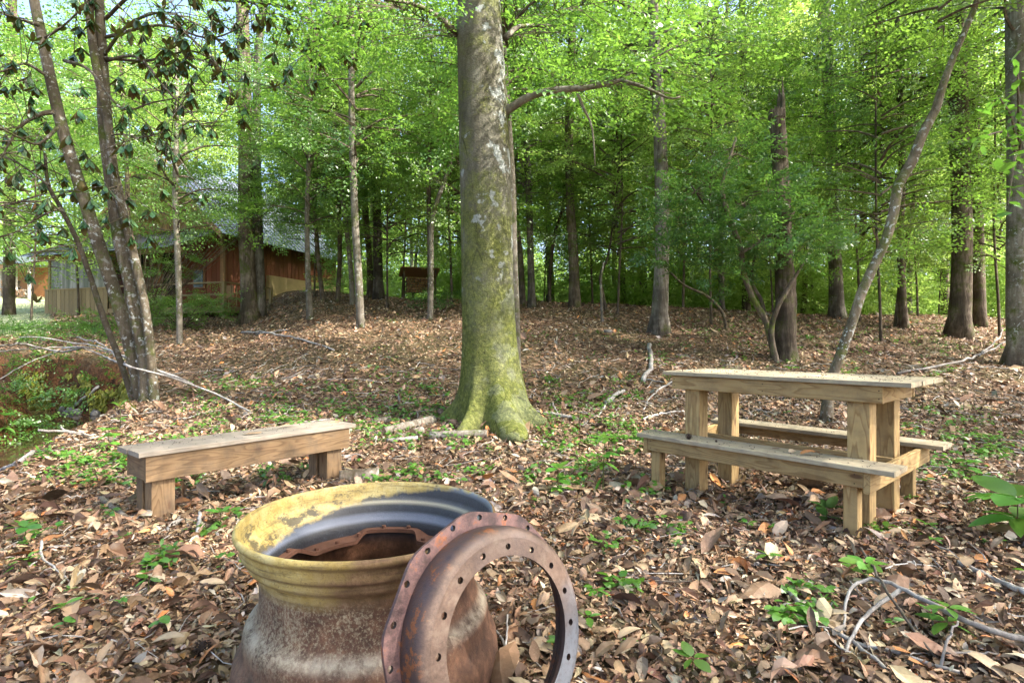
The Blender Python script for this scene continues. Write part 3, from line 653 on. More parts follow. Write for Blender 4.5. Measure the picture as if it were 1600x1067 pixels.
# --- other trees one can tell apart
def twin(px0, py0, pts, widths, bark):
    def f(t, b, D):
        P = np.array([at(*p, D + .25) - b for p in pts]); P[0, 2] = -.2
        trunk_mesh(P, [x / 2 * D / F for x in widths], bark, t, 12, 26, .3, 4, 3)
    return f
tree("hardwood_tree", "tall twin trunked tree with mossy base in front of the cabin's side wall", [(391, 503), (388, 440), (384, 350), (384, 250), (382, 130), (378, 0), (374, -120)], [32, 27, 25, 25, 23, 20, 16], 'bark_brown', A[1], 1.0, H=17, ch=1.5, flare=.55, sides=16,
     extra=[twin(0, 0, [(408, 490), (404, 380), (401, 250), (402, 120), (410, 20), (430, -120), (450, -300)], [18, 14, 13, 12, 11, 10, 5], 'bark_grey')])
tree("sapling", "slender sapling with pale lower trunk in front of the porch rail", [(281, 538), (280, 470), (277, 380), (274, 300), (276, 200), (276, 80)], [10, 10, 10, 10, 8, 6], 'bark_pale', S_[1], 1.0, H=9, ch=1.4, flare=.2, sides=8)
tree("sapling", "slender sapling with lit foot right of the cabin's far end", [(485, 498), (481, 420), (480, 330), (484, 200), (483, 60)], [13, 10, 9, 8, 6], 'bark_pale', S_[2], 1.05, H=10, ch=1.2, flare=.3, sides=8)
tree("sapling", "short dark sapling at the cabin's far corner", [(505, 470), (497, 400), (490, 300), (487, 200)], [9, 8, 7, 5], 'bark_brown', S_[0], .8, H=8, ch=1, sides=8)
tree("sapling", "straight thin sapling between the cabin's far end and the forked pair", [(527, 470), (531, 400), (530, 330), (528, 180)], [9, 8, 8, 6], 'bark_brown', S_[1], .9, H=9, ch=2, sides=8)
tree("sapling", "curved pale sapling whose top bends left, just left of the straight grey one", [(551, 477), (548, 420), (538, 330), (524, 220), (514, 90), (512, -20)], [10, 9, 9, 9, 8, 6], 'bark_pale', S_[2], .9, H=10, ch=2.5, sides=8)
tree("sapling", "straight grey young tree with green foot left of the massive beech", [(564, 512), (560, 430), (555, 350), (550, 200), (549, 60), (550, -60)], [15, 14, 13, 12, 10, 8], 'bark_pale', S_[1], 1.15, H=11, ch=2.2, flare=.3)
tree("hardwood_tree", "dark bent trunk on the crest behind the forked pair of saplings", [(579, 457), (577, 400), (571, 330), (569, 200), (568, 60)], [13, 11, 11, 10, 9], 'bark_brown', A[2], .9, d=22, H=16)
tree("sapling", "forked young tree leaning right beside the small firewood rack", [(672, 499), (674, 420), (675, 350), (688, 300), (702, 262), (715, 200)], [11, 9, 9, 8, 7, 5], 'bark_pale', S_[0], .8, H=8, ch=2.4, sides=8,
     extra=[twin(0, 0, [(672, 470), (671, 380), (670, 300), (672, 200), (674, 60)], [8, 7, 7, 6, 4], 'bark_brown')])
tree("sapling", "very thin dark stem leaning in front of the firewood rack", [(644, 462), (650, 400), (655, 340), (658, 220)], [5, 5, 4, 3], 'bark_brown', S_[2], .7, H=8, ch=2.5, sides=6)
tree("hardwood_tree", "dark trunk half hidden behind the right edge of the massive beech", [(817, 474), (813, 400), (805, 320), (803, 220), (810, 80)], [12, 10, 9, 8, 7], 'bark_brown', A[0], .8, d=19, H=15)
tree("hardwood_tree", "sunlit straight trunk just right of the massive beech", [(831, 480), (829, 400), (826, 300), (820, 180), (815, 60)], [15, 12, 12, 11, 9], 'bark_grey', A[1], .85, d=18.5, H=16)
tree("sapling", "thin dark sapling curving right on the crest", [(858, 474), (860, 420), (866, 370), (880, 320), (890, 250)], [7, 6, 6, 5, 4], 'bark_brown', S_[0], .85, H=8, ch=1.5, sides=6)
tree("hardwood_tree", "dark straight trunk standing on the crest in the middle distance", [(898, 481), (896, 400), (891, 320), (889, 200), (893, 80), (896, -20)], [22, 18, 16, 15, 14, 12], 'bark_brown', A[2], 1.0, d=18.8, H=17, sides=12)
tree("sapling", "stunted sapling with broken top near the crest", [(941, 503), (940, 470), (939, 440), (943, 410)], [5, 5, 4, 3], 'bark_pale', None, 1, flare=.2, sides=6)
tree("sapling", "small crooked dark sapling beside the stunted one", [(948, 484), (941, 455), (938, 430), (950, 400), (960, 330)], [7, 6, 5, 4, 3], 'bark_brown', S_[1], .7, H=6, ch=.8, sides=6)
tree("sapling", "thin sapling standing left of the furrowed grey trunk", [(990, 477), (987, 400), (983, 330), (982, 220)], [8, 7, 6, 5], 'bark_grey', S_[2], .9, H=8, ch=1.5, sides=8)
tree("hardwood_tree", "furrowed grey trunk with flared foot left of the dark laurel", [(1029, 519), (1033, 440), (1035, 360), (1033, 260), (1028, 150), (1022, 60), (1019, -30)], [32, 27, 25, 24, 21, 19, 17], 'bark_grey', A[0], 1.0, H=17, flare=.5, sides=16, ch=1.5)
tree("hardwood_tree", "slim trunk behind the dark laurel's left side", [(1128, 478), (1126, 400), (1123, 250), (1120, 80)], [10, 9, 9, 8], 'bark_grey', A[1], .8, d=21, H=15)
tree("hardwood_tree", "stout dark trunk behind the dark laurel's middle", [(1166, 474), (1165, 400), (1163, 200), (1160, 50)], [15, 13, 12, 11], 'bark_brown', A[2], .9, d=22, H=16)
tree("hardwood_tree", "slim dark trunk right behind the broken snag", [(1250, 482), (1248, 400), (1247, 250), (1245, 120), (1243, 0)], [14, 13, 13, 12, 11], 'bark_brown', A[1], .85, H=16)
tree("hardwood_tree", "straight grey trunk between the broken snag and the leaning one", [(1308, 497), (1305, 420), (1300, 300), (1297, 180), (1292, 60), (1289, -40)], [27, 22, 20, 19, 17, 15], 'bark_grey', A[2], 1.0, H=17, sides=14)
tree("sapling", "long bare trunk leaning steeply to the right behind the picnic table", [(1288, 658), (1300, 590), (1326, 520), (1349, 450), (1378, 390), (1394, 345), (1403, 290), (1432, 240), (1446, 196), (1468, 160), (1478, 115), (1503, 60), (1530, -10)], [22, 17, 16, 16, 16, 17, 17, 17, 15, 14, 12, 10, 9], 'bark_mag', S_[0], .9, H=9.5, ch=4.0, flare=.2)
tree("hardwood_tree", "dark trunk with a thin crossing stem behind the leaning trunk", [(1413, 512), (1409, 440), (1407, 360), (1410, 250), (1405, 120)], [15, 12, 11, 11, 10], 'bark_brown', A[0], .8, H=15, extra=[twin(0, 0, [(1399, 515), (1408, 440), (1418, 370), (1430, 300)], [8, 8, 7, 4], 'bark_brown')])
tree("hardwood_tree", "thick furrowed dark trunk right of the leaning trunk", [(1497, 526), (1502, 440), (1503, 350), (1500, 250), (1497, 120), (1495, 0), (1494, -60)], [38, 31, 30, 29, 28, 27, 24], 'bark_brown', A[1], 1.05, H=18, flare=.4, sides=18, ch=1.5)
tree("hardwood_tree", "mottled dark trunk close behind the thick furrowed one", [(1531, 510), (1529, 420), (1526, 300), (1522, 150), (1518, 40)], [21, 19, 17, 16, 15], 'bark_brown', A[2], .9, H=16)
tree("hardwood_tree", "lichen patched trunk with wide mossy foot at the right edge of the view", [(1597, 572), (1592, 500), (1591, 400), (1593, 300), (1591, 150), (1588, 20)], [44, 36, 35, 35, 34, 32], 'bark_pale', A[0], 1.0, H=16, flare=.6, sides=20, ch=2.5, extra=[near_leaves])
tree("hardwood_tree", "dark trunk on the far left behind the magnolia leaves", [(14, 452), (15, 350), (17, 250), (18, 150), (20, 0)], [18, 17, 16, 15, 13], 'bark_brown', A[1], 1.1, d=24, H=17)
tree("sapling", "dark thin sapling rising through the cabin's front", [(200, 500), (198, 420), (200, 340), (197, 240), (190, 120)], [9, 8, 8, 7, 6], 'bark_brown', S_[1], 1.0, H=10, ch=3.2, d=17, sides=8)
tree("sapling", "curving branchless stem arching left across the crest", [(1136, 513), (1128, 487), (1104, 462), (1070, 446), (1040, 420), (1000, 398)], [6, 5, 5, 4, 4, 3], 'bark_brown', None, 1, flare=.1, sides=6)
# --- broken snag
def snag():
    b = hit(1228, 563); D = b[1]; t = thing("dead_snag", "broken dead trunk with splintered top behind the picnic table", "tree stump", b)
    p = [(1228, 563), (1228, 500), (1226, 420), (1222, 320), (1218, 240), (1214, 178)]; w = [32, 29, 26, 25, 23, 21]
    pts = np.array([at(*c, D) - b for c in p]); pts[0, 2] = -.15
    trunk_mesh(pts, [x / 2 * D / F for x in w], 'bark_brown', t, 24, 46, .35, 6, 2, .28)
    top = pts[-1]; rr = 12 * D / F; r = np.random.default_rng(4); mb = MB()
    for i in range(14):
        a = i / 14 * 6.283; h = .1 + .75 * max(0, math.cos(a - .3)) ** 2 * r.uniform(.6, 1.1); c = top + np.array([math.cos(a), math.sin(a), 0]) * rr * .8
        tube(mb, [c - (0, 0, .12), c + (0, 0, h * .5), c * 1 + (r.normal(0, .02), r.normal(0, .02), h)], [rr * .26, rr * .2, .004], 5)
    mb.build("splinters", M['bark_brown'], t)
snag()
# --- laurel with dark glossy leaves and twisted stems
def laurel():
    b = hit(1214, 562); D = b[1]; t = thing("laurel_shrub", "dark evergreen laurel with twisted reddish stems in front of the broken snag", "shrub", b)
    q = lambda px, py, dd=0.0: at(px, py, D + dd) - b
    st = [([(1213, 564), (1196, 500), (1178, 470), (1160, 420), (1158, 390), (1140, 340), (1128, 295), (1140, 250), (1150, 215)], [10, 9, 9, 9, 8, 8, 7, 5, 4], -.1), ([(1214, 562), (1205, 520), (1215, 480), (1232, 450), (1245, 428), (1262, 400)], [10, 9, 8, 7, 5, 3], -.3),
          ([(1195, 498), (1190, 470), (1175, 440), (1180, 400), (1200, 350)], [6, 6, 5, 4, 3], .2), ([(1150, 360), (1110, 330), (1080, 290)], [5, 4, 3], .3), ([(1158, 395), (1200, 370), (1230, 340), (1260, 320)], [5, 4, 4, 3], -.3)]
    ends = []
    for i, (p, w, dd) in enumerate(st):
        pts = np.array([q(*c, dd) for c in p]);
        if i < 2: pts[0, 2] = -.12
        trunk_mesh(pts, [x / 2 * D / F for x in w], 'bark_brown', t, 8, 24, .1, 3, i, .12, name="stem"); ends.append(pts)
    r = np.random.default_rng(8); pos = []; yaw = []; TW = MB()
    blobs = [(1085, 300, .2, .9), (1150, 240, 0, .8), (1200, 300, -.3, .75), (1235, 345, -.4, .7), (1190, 380, -.5, .8), (1110, 370, .1, .9), (1065, 400, .3, .7), (1240, 400, -.4, .6), (1130, 430, 0, .55), (1270, 370, -.3, .6), (1160, 320, -.2, .8), (1060, 340, .5, .7)]
    for px, py, dd, s in blobs:
        c = q(px, py, dd); n = int(62 * s)
        for i in range(n):
            v = r.normal(0, 1, 3); v = v / np.linalg.norm(v) * s * r.uniform(.2, 1) ** .6 * np.array([1, 1, .7]); e = c + v; pos.append(e); yaw.append(math.atan2(v[1], v[0]))
            if i % 4 == 0: tube(TW, [c, e], [.01, .004], 3, cap=False)
    n = len(pos); V, Fc, C = cloud(SPR_LAUREL, np.array(pos), np.array(yaw), r.normal(-.1, .4, n), r.normal(0, .5, n), r.uniform(.7, 1.2, n), 9)
    mk("crown", V, Fc, M['laurel_leaf'], t, col=C); tag(TW.build("twigs", M['bark_brown'], t), kind="stuff")
laurel()
# --- deep woods: one tree after another, copies sharing meshes
def deep_woods():
    protoT = []
    for k in range(4):
        pts = np.array([(0, 0, -.3), (.05, 0, 1), (.1 * (-1) ** k, .05, 4), (.2 * (-1) ** k, -.1, 8), (.1, .1, 13), (.3, 0, 17)]); mb = trunk_mesh(pts, [.2, .17, .15, .13, .09, .03], ['bark_grey', 'bark_brown', 'bark_brown', 'bark_pale'][k], None, 9, 16, .4, 4, k)
        protoT.append(mb.data); bpy.data.objects.remove(mb)
    r = np.random.default_rng(21); done = []; n = 0; tries = 0
    while n < 54 and tries < 6000:
        tries += 1
        d = 21 + 21 * r.random() ** .95; px = r.uniform(-120, 1720); x = (px - CX) / F * d; y = d
        if px < 560 and d < 34 and px > 40: continue          # cabin plot
        if px < 120 and d < 40: continue                      # lawn
        if 600 < px < 720 and d < 27: continue
        if any(math.hypot(x - a, y - b) < 2.0 for a, b in done): continue
        done.append((x, y)); n += 1
        g = "forest trees in the deep woods"; z = float(G(x, y)); s = r.uniform(.75, 1.3)
        t = thing("forest_tree", "slim forest tree standing deep in the woods beyond the crest", "tree", (x, y, z), r.uniform(0, 6.28), group=g)
        t.rotation_euler = (r.normal(0, .03), r.normal(0, .03), r.uniform(0, 6.28))
        w = r.uniform(.6, 1.25); part("trunk", protoT[n % 4], t, sc=(w, w, s))
        cm, bm2 = FC[n % 3]; part("crown", cm, t, (0, 0, 0), r.uniform(0, 6.28), (s, s, s * r.uniform(.85, 1.1)))
deep_woods()
# understory saplings with tiers of spring foliage, spread over the slope
def understory():
    mb = trunk_mesh(np.array([(0, 0, -.2), (.05, 0, 1), (.15, .05, 3), (.1, .1, 6), (.2, .0, 9)]), [.05, .042, .036, .026, .008], 'bark_brown', None, 7, 16, .3, 4, 3); me = mb.data; bpy.data.objects.remove(mb)
    spots = [(60, 22), (610, 19), (640, 24), (690, 20), (740, 17), (915, 22), (960, 17.5), (1080, 20), (1100, 16), (1350, 18.5), (1380, 14.5), (1440, 20), (1560, 16), (1460, 24), (1220, 20), (1270, 24), (560, 26), (500, 23), (860, 25), (1010, 26), (1580, 22), (-40, 16), (130, 24), (790, 27), (1180, 27)]
    r = np.random.default_rng(15)
    for i, (px, d) in enumerate(spots):
        b = onground(px + r.normal(0, 8), d); t = thing("understory_sapling", "thin understory sapling with tiers of fresh green leaves on the wooded slope", "sapling", b, r.uniform(0, 6.28), group="understory saplings on the slope")
        s = r.uniform(.9, 1.35); part("trunk", me, t, sc=(s * .8, s * .8, s)); SP = SAPL_L if d > 17 else SAPL; part("crown", SP[i % 3][0], t, (0, 0, .3), i, (s, s, s)); part("branches", SP[i % 3][1], t, (0, 0, .3), i, (s, s, s))
understory()
# trees of the same wood standing beside and behind the photographer, whose shade falls on the clearing
for i, (x, y, s) in enumerate([(9.5, -1.5, 1.0), (7.0, -7.5, 1.1), (-6, -6, 1.0), (13.5, 5.5, 1.05), (15.5, -6, 1.15), (-12, 2, .9), (1.5, -9.5, 1.0), (17, 11, 1.0), (21, 1, 1.1)]):
    t = thing("forest_tree", "forest tree beside the clearing whose crown shades the benches", "tree", (x, y, float(G(x, y))), i * 1.3, group="forest trees round the clearing")
    trunk_mesh(np.array([(0, 0, -.3), (0, 0, 1), (.1, 0, 6), (0, .1, 11), (.1, 0, 16)]), [.26, .2, .17, .12, .03], 'bark_grey', t, 12, 20, .6, 5, i)
    part("crown", A[i % 3][0], t, (0, 0, 1.2), i, (s * 1.1,) * 3); part("branches", A[i % 3][1], t, (0, 0, 1.2), i, (s * 1.1,) * 3)
# far wood as one mass, undergrowth as one mass
def far_wood():
    r = np.random.default_rng(31); n = 8200; th = r.uniform(-1.0, 1.0, n); d = r.uniform(60, 84, n); h = r.uniform(0, 1, n) ** 1.25 * 27
    x = d * np.sin(th); y = d * np.cos(th); z = G(x, y) + h
    lum = fbm(th * 14, h * .22, 3); keep = (lum > -.12) | (h < 10); x, y, z = x[keep], y[keep], z[keep]; n = len(x)
    V, Fc, C = cloud(SPR_FAR, np.stack([x, y, z], -1), r.uniform(0, 6.28, n), r.normal(.3, .5, n), r.normal(0, .5, n), r.uniform(2.2, 4.2, n), 32)
    tag(mk("far_woods", V, Fc, M['far_leaf'], col=C), kind="stuff")
far_wood()
def undergrowth():
    r = np.random.default_rng(41); c = []
    for i in range(640):
        d = (r.uniform(21, 60), r.uniform(22, 34), r.uniform(42, 58))[i % 3]; px = r.uniform(-60, 1680)
        if px < 510 and d < 36: continue
        if 610 < px < 700 and d < 30: continue
        x = (px - CX) / F * d; hh = r.uniform(.5, 2.9) * (1 + max(0, d - 30) * .03); rad = r.uniform(.8, 1.8); k = int(16 * rad * hh) + 6
        v = r.normal(0, 1, (k, 3)); v /= np.linalg.norm(v, axis=1)[:, None]; v *= (r.random(k)[:, None] ** .5) * np.array([rad, rad, hh])
        p = np.array([x, d, float(G(x, d)) + hh * .75]) + v; p[:, 2] = np.maximum(p[:, 2], float(G(x, d)) + .1); c.append(p)
    P = np.concatenate(c); n = len(P)
    V, Fc, C = cloud(SPR, P, r.uniform(0, 6.28, n), r.normal(.1, .3, n), r.normal(0, .3, n), r.uniform(.8, 1.4, n), 42)
    tag(mk("undergrowth", V, Fc, M['far_leaf'], col=C), kind="stuff")
undergrowth()
# ================================================================ CABIN
def cabin():
    ang = math.atan2(-.3, .954); base = np.array([-11.57, 21.8, 2.67])
    T = thing("cabin", "rustic dark red board cabin with tin roof and a railed porch behind the trees", "cabin", base, ang)
    r = np.random.default_rng(2)
    # unit boards share mesh data
    def bmesh_(w, th, h, nm):
        mb = MB(); box(mb, -w / 2, w / 2, 0, th, 0, h); return mb.build(nm, M['cabin_wood'], link=False).data
    H = 3.42
    mb = MB(); box(mb, -9.7, -2.3, 2.23, 10.4, -.9, H - .02); s = mb.build("wall", M['dark'], T)
    bd = bmesh_(.27, .024, H + .35, "board"); n = 27
    for i in range(n):     # long side wall
        y = 2.2 + .15 + i * .3
        if y > 10.3: break
        o = part("board", bd, T, (-2.27 + r.uniform(0, .008), y, -.35), R_(90))
    for i in range(25):    # front wall under the porch, leaving the door and windows
        x = -9.55 + i * .296
        if -5.75 < x < -4.6 or -8.3 < x < -7.1: continue
        part("board", bd, T, (x, 2.19 - r.uniform(0, .008), 0))
    for i in range(25):    # gable boards
        x = -9.55 + i * .296; h = 3.7 * (1 - abs(x + 6) / 3.75)
        if h > .1: mbb = MB(); box(mbb, -.135, .135, 0, .024, 0, h); mbb.build("gable_board", M['cabin_trim'], T, loc=(x, 2.19 - r.uniform(0, .008), H + .35))
    gb = MB(); gb.add([(-9.7, 2.25, H), (-2.3, 2.25, H), (-6, 2.25, H + 3.7), (-9.7, 10.4, H), (-2.3, 10.4, H), (-6, 10.4, H + 3.7)], [[0, 1, 2], [3, 5, 4]], [[0, 2, 5, 3], [1, 4, 5, 2]]); gb.build("gable", M['dark'], T)
    for x in (-2.23, ): # corner posts
        for y in (2.17, 10.42):
            c = MB(); box(c, x - .07, x + .07, y - .07, y + .07, -.9, H); c.build("corner_board", M['cabin_trim'], T)
    f = MB(); box(f, -2.3, -2.08, 4.9, 10.5, -2.2, 1.88); f.build("foundation", M['foundation'], T)
    # main roof: seamed tin sheets
    for sg in (-1, 1):
        m1 = MB(); e = np.array([-6 + sg * 4.35, H + .0 - .12]); rd = np.array([-6., H + 3.85])
        for k in range(27):
            y0 = 1.55 + k * .34; y1 = y0 + .335
            q = MB(); dz = .03
            q.add([(e[0], y0, e[1]), (e[0], y1, e[1]), (rd[0], y1, rd[1]), (rd[0], y0, rd[1]), (e[0], y0, e[1] + dz), (e[0], y1, e[1] + dz), (rd[0], y1, rd[1] + dz), (rd[0], y0, rd[1] + dz)], BOXF)
            q.add([(e[0], y0, e[1] + dz), (e[0], y0 + .03, e[1] + dz), (rd[0], y0 + .03, rd[1] + dz), (rd[0], y0, rd[1] + dz), (e[0], y0, e[1] + .08), (e[0], y0 + .03, e[1] + .08), (rd[0], y0 + .03, rd[1] + .08), (rd[0], y0, rd[1] + .08)], BOXF)
            q.build("roof_panel", M['tin'], T)
        q = MB(); q.add([(e[0], 1.5, e[1] - .22), (e[0], 1.55, e[1] - .22), (rd[0], 1.55, rd[1] - .22), (rd[0], 1.5, rd[1] - .22), (e[0], 1.5, e[1] + .05), (e[0], 1.55, e[1] + .05), (rd[0], 1.55, rd[1] + .05), (rd[0], 1.5, rd[1] + .05)], BOXF); q.build("barge_board", M['cabin_trim'], T)
    # deck
    dk = MB(); box(dk, -10.2, 0, .05, 2.15, -.06, 0); box(dk, -2.2, 0, 2.15, 4.2, -.06, 0); dk.build("deck", M['porch_wood'], T)
    rm = MB(); box(rm, -10.2, .02, -.02, .04, -.26, -.0); rm.build("rim_joist", M['porch_wood'], T)
    rm = MB(); box(rm, .02, .07, -.02, 4.2, -.26, 0); rm.build("rim_joist", M['porch_wood'], T)
    for x in (-10.1, -8.2, -6.3, -4.4, -2.4, -.08):
        p = MB(); box(p, x - .07, x + .07, .06, .2, -1.6, -.27); p.build("pier", M['porch_wood'], T)
    pst = MB(); box(pst, -.06, .06, -.06, .06, 0, 2.55); pm = pst.build("porch_post", M['porch_wood'], link=False).data
    for x in (-10.1, -6.35): part("porch_post", pm, T, (x, .12, 0))
    pl = MB(); box(pl, -.06, .06, -.06, .06, 0, 1.0); plm = pl.build("rail_post", M['porch_wood'], link=False).data
    for x, y in ((-.06, .1), (-3.2, .1), (-.06, 2.7)): part("rail_post", plm, T, (x, y, 0))
    for a in ((-6.3, .0, .04, .16, .94, 1.0), (-6.3, .0, .08, .12, .45, .53)):
        k = MB(); box(k, a[0], a[1], a[2], a[3], a[4], a[5]); k.build("hand_rail", M['porch_wood'], T)
    k = MB(); box(k, -.11, -.01, .2, 2.7, .94, 1.0); k.build("hand_rail", M['porch_wood'], T)
    pnl = MB(); box(pnl, -.12, .12, 0, .024, 0, 1.16); pnm = pnl.build("board", M['porch_wood'], link=False).data
    for i in range(15): part("board", pnm, T, (-10.08 + i * .262, -.045 - r.uniform(0, .008), -.26))
    pb = MB(); box(pb, -10.2, -6.3, -.0, .02, -.26, .9); pb.build("panel_backing", M['dark'], T)
    k = MB(); box(k, -10.24, -6.2, -.08, .1, .9, .95); k.build("rail_cap", M['porch_wood'], T)
    sc_ = MB(); box(sc_, -10.03, -6.42, .1, .115, .96, 2.3); sc_.build("screen", M['screen'], T)
    for i in range(13):
        k = MB(); box(k, -.012, .012, -.02, .02, 0, .86); k.build("baluster", M['porch_wood'], T, loc=(-.05, .45 + i * .28, .06)) if i < 6 else None
    # porch roof
    for k in range(24):
        x0 = -10.9 + k * .36
        q = MB(); q.add([(x0, -.55, 2.40), (x0 + .355, -.55, 2.40), (x0 + .355, 2.2, 3.62), (x0, 2.2, 3.62), (x0, -.55, 2.43), (x0 + .355, -.55, 2.43), (x0 + .355, 2.2, 3.65), (x0, 2.2, 3.65)], BOXF)
        q.add([(x0, -.55, 2.43), (x0 + .03, -.55, 2.43), (x0 + .03, 2.2, 3.65), (x0, 2.2, 3.65), (x0, -.55, 2.48), (x0 + .03, -.55, 2.48), (x0 + .03, 2.2, 3.70), (x0, 2.2, 3.70)], BOXF)
        q.build("porch_roof_panel", M['tin'], T)
    k = MB(); box(k, -10.8, -2.3, .02, .18, 2.30, 2.52); k.build("porch_beam", M['cabin_trim'], T)
    k = MB(); k.add([(-10.8, -.5, 2.36), (-2.4, -.5, 2.36), (-2.4, 2.15, 3.54), (-10.8, 2.15, 3.54)], [[0, 1, 2, 3]]); k.build("porch_ceiling", M['cabin_wood'], T)
    # door, windows
    d = MB(); box(d, -5.65, -4.75, 2.14, 2.19, .02, 2.1); dd = d.build("door", M['dark'], T)
    k = MB(); box(k, -5.45, -4.95, 2.10, 2.135, 1.05, 1.75); k.build("pane", M['glass'], dd)
    for x0, x1, z0, z1 in ((-8.2, -7.2, .9, 2.0), (-3.9, -3.25, 1.0, 1.9)):
        k = MB(); box(k, x0, x1, 2.12, 2.17, z0, z1); w = k.build("window", M['cabin_trim'], T); k = MB(); box(k, x0 + .06, x1 - .06, 2.09, 2.117, z0 + .06, z1 - .06); k.build("pane", M['glass'], w)
    k = MB(); box(k, -6.15, -5.75, 2.05, 2.16, 1.35, 2.2); k.build("orange_panel", M['orange_wood'], T)
    # chair on the porch beside the door
    c = thing("porch_chair", "dark wooden chair standing on the cabin porch by the rail", "chair", (0, 0, 0), ang + .4)
    c.location = Matrix.Translation(base) @ Matrix.Rotation(ang, 4, 'Z') @ Vector((-1.1, 1.2, 0))
    k = MB(); box(k, -.24, .24, -.22, .22, .40, .44); k.build("seat", M['cabin_trim'], c)
    k = MB(); box(k, -.24, .24, .2, .24, .46, 1.0); k.build("backrest", M['cabin_trim'], c)
    for sx in (-.22, .22):
        for sy in (-.2, .2): k = MB(); box(k, sx - .02, sx + .02, sy - .02, sy + .02, 0, .4); k.build("leg", M['cabin_trim'], c)
cabin()
def log_mesh(r, L, seed):
    mb = MB(); th = 9; rr = np.random.default_rng(seed).uniform(.85, 1.1, th)
    P = np.array([(0, -L / 2, 0), (0, L / 2, 0)]); V = []
    for y in (-L / 2, L / 2):
        for i in range(th): V.append((r * rr[i] * math.cos(i * 6.283 / th), y, r * rr[i] * math.sin(i * 6.283 / th)))
    V = V + [(0, -L / 2, 0), (0, L / 2, 0)]
    Q = [[i, (i + 1) % th, th + (i + 1) % th, th + i] for i in range(th)]; E = [[i, 2 * th, (i + 1) % th] for i in range(th)] + [[th + i, th + (i + 1) % th, 2 * th + 1] for i in range(th)]
    return mk("log", V, [Q, E], [M['log'], M['log_end']], midx=[0, 1], link=False).data
LOGS = [log_mesh(.065, .5, i) for i in range(4)]
def firewood_rack():
    b = onground(655, 24); b[2] = max(b[2], 3.36)
    t = thing("firewood_rack", "small firewood rack with slanted roof on the crest left of the massive beech", "firewood rack", b, R_(18))
    r = np.random.default_rng(6)
    for i in range(10):
        for j in range(6):
            part("log", LOGS[(i * 3 + j) % 4], t, (-.55 + i * .122 + (j % 2) * .05, r.normal(0, .02), .08 + j * .112), r.normal(0, .05), (r.uniform(.8, 1),) * 3)
    for x in (-.68, .68):
        for y, h in ((-.25, 1.05), (.25, .8)): k = MB(); box(k, x - .03, x + .03, y - .03, y + .03, -.4, h); k.build("post", M['bark_brown'], t)
    k = MB(); k.add([(-.85, -.4, 1.08), (.85, -.4, 1.08), (.85, .45, .76), (-.85, .45, .76), (-.85, -.4, 1.11), (.85, -.4, 1.11), (.85, .45, .79), (-.85, .45, .79)], BOXF); k.build("roof", M['cabin_trim'], t)
firewood_rack()
def woodshed():
    b = onground(20, 34); t = thing("woodshed", "open woodshed with pale posts at the top of the lawn on the far left", "shed", b, R_(-12)); r = np.random.default_rng(16)
    for x in (-3, -.9, .25, 1.3):
        k = MB(); box(k, x - .06, x + .06, -.06, .06, -.3, 2.05); k.build("post", M['white_post'], t)
    k = MB(); box(k, -3.1, 1.4, 1.5, 1.56, -.2, 2.1); k.build("back_wall", M['orange_wood'], t)
    k = MB(); k.add([(-3.4, -.6, 2.05), (1.8, -.6, 2.05), (1.8, 1.8, 2.9), (-3.4, 1.8, 2.9), (-3.4, -.6, 2.12), (1.8, -.6, 2.12), (1.8, 1.8, 2.97), (-3.4, 1.8, 2.97)], BOXF); k.build("roof", M['tin'], t)
    k = MB(); box(k, -3.3, 1.6, -.5, -.45, 1.75, 2.04); k.build("fascia", M['cabin_trim'], t)
    for x0, n, h in ((-.7, 7, 9), (.4, 6, 4)):
        for i in range(n):
            for j in range(h):
                if r.random() < .93: part("log", LOGS[(i + j) % 4], t, (x0 + i * .13 + (j % 2) * .06, r.normal(.1, .03), .08 + j * .12), r.normal(0, .1))
woodshed()

# ================================================================ FURNITURE
def board(name, parent, p0, ex, ey, L, Wd, th, mat, top_bevel=.004):
    """board with length along local x. p0 = corner (low a, low b, low z) in parent coords; ex,ey 2-D unit dirs"""
    mb = MB(); c = top_bevel; hx, hy, hz = L / 2, Wd / 2, th / 2; V = []
    for x in (-hx, hx):
        for (y, z) in ((-hy + c, -hz), (hy - c, -hz), (hy, -hz + c), (hy, hz - c), (hy - c, hz), (-hy + c, hz), (-hy, hz - c), (-hy, -hz + c)): V.append((x, y, z))
    Q = [[i, (i + 1) % 8, 8 + (i + 1) % 8, 8 + i] for i in range(8)]
    mb.add(V, Q, [[0, 7, 6, 5, 4, 3, 2, 1], [8, 9, 10, 11, 12, 13, 14, 15]])
    o = mb.build(name, mat, parent)
    return o
def place(o, a, b, z, rz=0.0, up=False):
    o.location = (a, b, z)
    o.rotation_euler = (0, -math.pi / 2, rz) if up else (0, 0, rz)
def furniture_frame(name, label, cat, origin, e1):
    return thing(name, label, cat, (origin[0], origin[1], float(G(origin[0], origin[1]))), math.atan2(e1[1], e1[0]))
